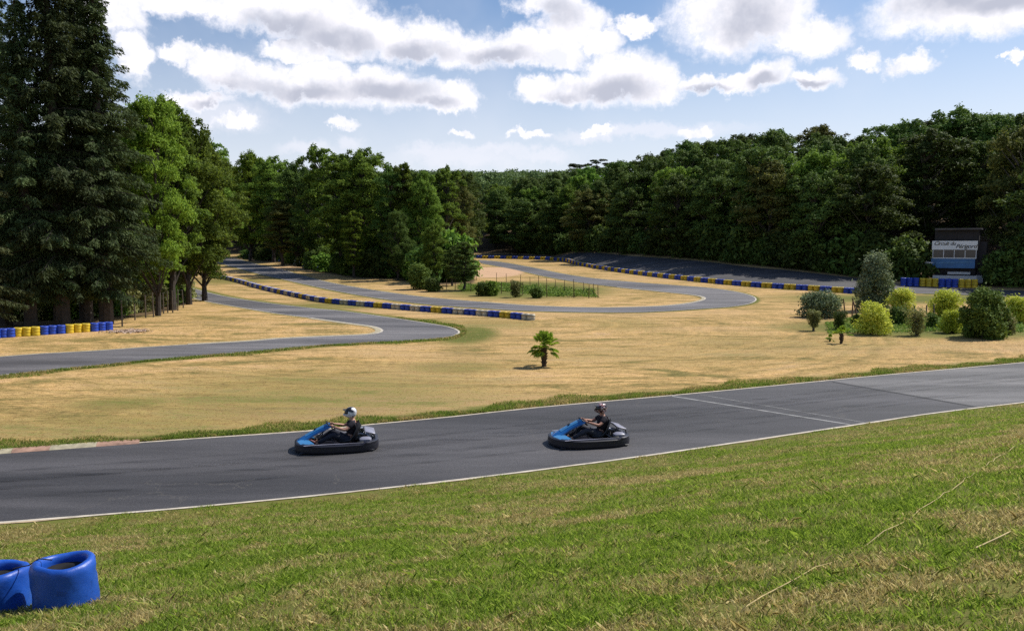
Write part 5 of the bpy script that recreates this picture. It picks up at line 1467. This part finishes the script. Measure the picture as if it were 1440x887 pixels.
HB = [(690, 212, 60, 10), (600, 218, 36, 12), (430, 212, 46, 11), (500, 207, 20, 12), (650, 225, 90, 16), (760, 215, 60, 10), (300, 165, 70, 20), (900, 190, 160, 10)]
GBs = [(400, 40, 60, 16), (590, 72, 46, 13), (700, 78, 44, 12), (780, 24, 28, 18), (350, 126, 70, 13), (430, 132, 60, 12), (540, 128, 62, 16), (480, 56, 50, 14), (290, 145, 26, 6), (610, 144, 30, 8),
       (862, 126, 62, 20), (1050, 22, 44, 30), (1075, 116, 20, 9), (1340, -4, 60, 18), (1420, 0, 50, 12), (780, 136, 34, 9), (1000, 125, 30, 5), (1150, 118, 26, 5)]
fW = field(WB, w2.outputs[0], k=1.04); fH = field(HB, w2.outputs[0]); fG = field(GBs, w1.outputs[0], .3, 1.12)
def srange(v, a, b, lo=0., hi=1.):
    m = nt.nodes.new('ShaderNodeMapRange'); m.interpolation_type = 'SMOOTHSTEP'; m.inputs[1].default_value = a; m.inputs[2].default_value = b; m.inputs[3].default_value = lo; m.inputs[4].default_value = hi
    nt.links.new(v, m.inputs[0]); return m.outputs[0]
n3 = noise(nt, 60, 4, .6, w1.outputs[0]); n3.noise_dimensions = '2D'
fWn = mth(nt, 'ADD', fW, mth(nt, 'MULTIPLY', mth(nt, 'SUBTRACT', n3.outputs[0], .5), .42))
aW = srange(fWn, 1.24, .6); aH = mth(nt, 'MULTIPLY', srange(fH, 1.35, .3), .55)
aG = mth(nt, 'MULTIPLY', srange(fG, 1.45, .3), srange(fWn, .95, .6))
aG = mth(nt, 'MULTIPLY', aG, srange(n1.outputs[0], .25, .55, .55, 1.0))
# haze that pales the low sky
hz = srange(el, .30, .02)
base = mix(nt, mix(nt, sky.outputs[0], (.74, .86, 1.0), .9, 'MULTIPLY'), (7.7, 7.9, 8.6), mth(nt, 'MULTIPLY', hz, .8))
n4 = noise(nt, 3, 5, .6, cb.outputs[0]); n4.noise_dimensions = '2D'
veil = mth(nt, 'MULTIPLY', srange(n4.outputs[0], .45, .75), .15)
base = mix(nt, base, (7.8, 7.9, 8.6), veil)
c1 = mix(nt, base, (7.9, 7.9, 8.6), aH)
wcol = ramp(nt, n2.outputs[0], [(.35, (.80, .82, .87)), (.6, (1, .985, 1))])
# thin parts of a cloud let the sky through, thick parts turn grey underneath
cc = mix(nt, mix(nt, wcol.outputs[0], (9.7, 9.6, 9.9), 1.0, 'MULTIPLY'), (4.6, 4.8, 5.7), aG)
c2 = mix(nt, c1, cc, aW)
nt.links.new(c2, bg.inputs[0])
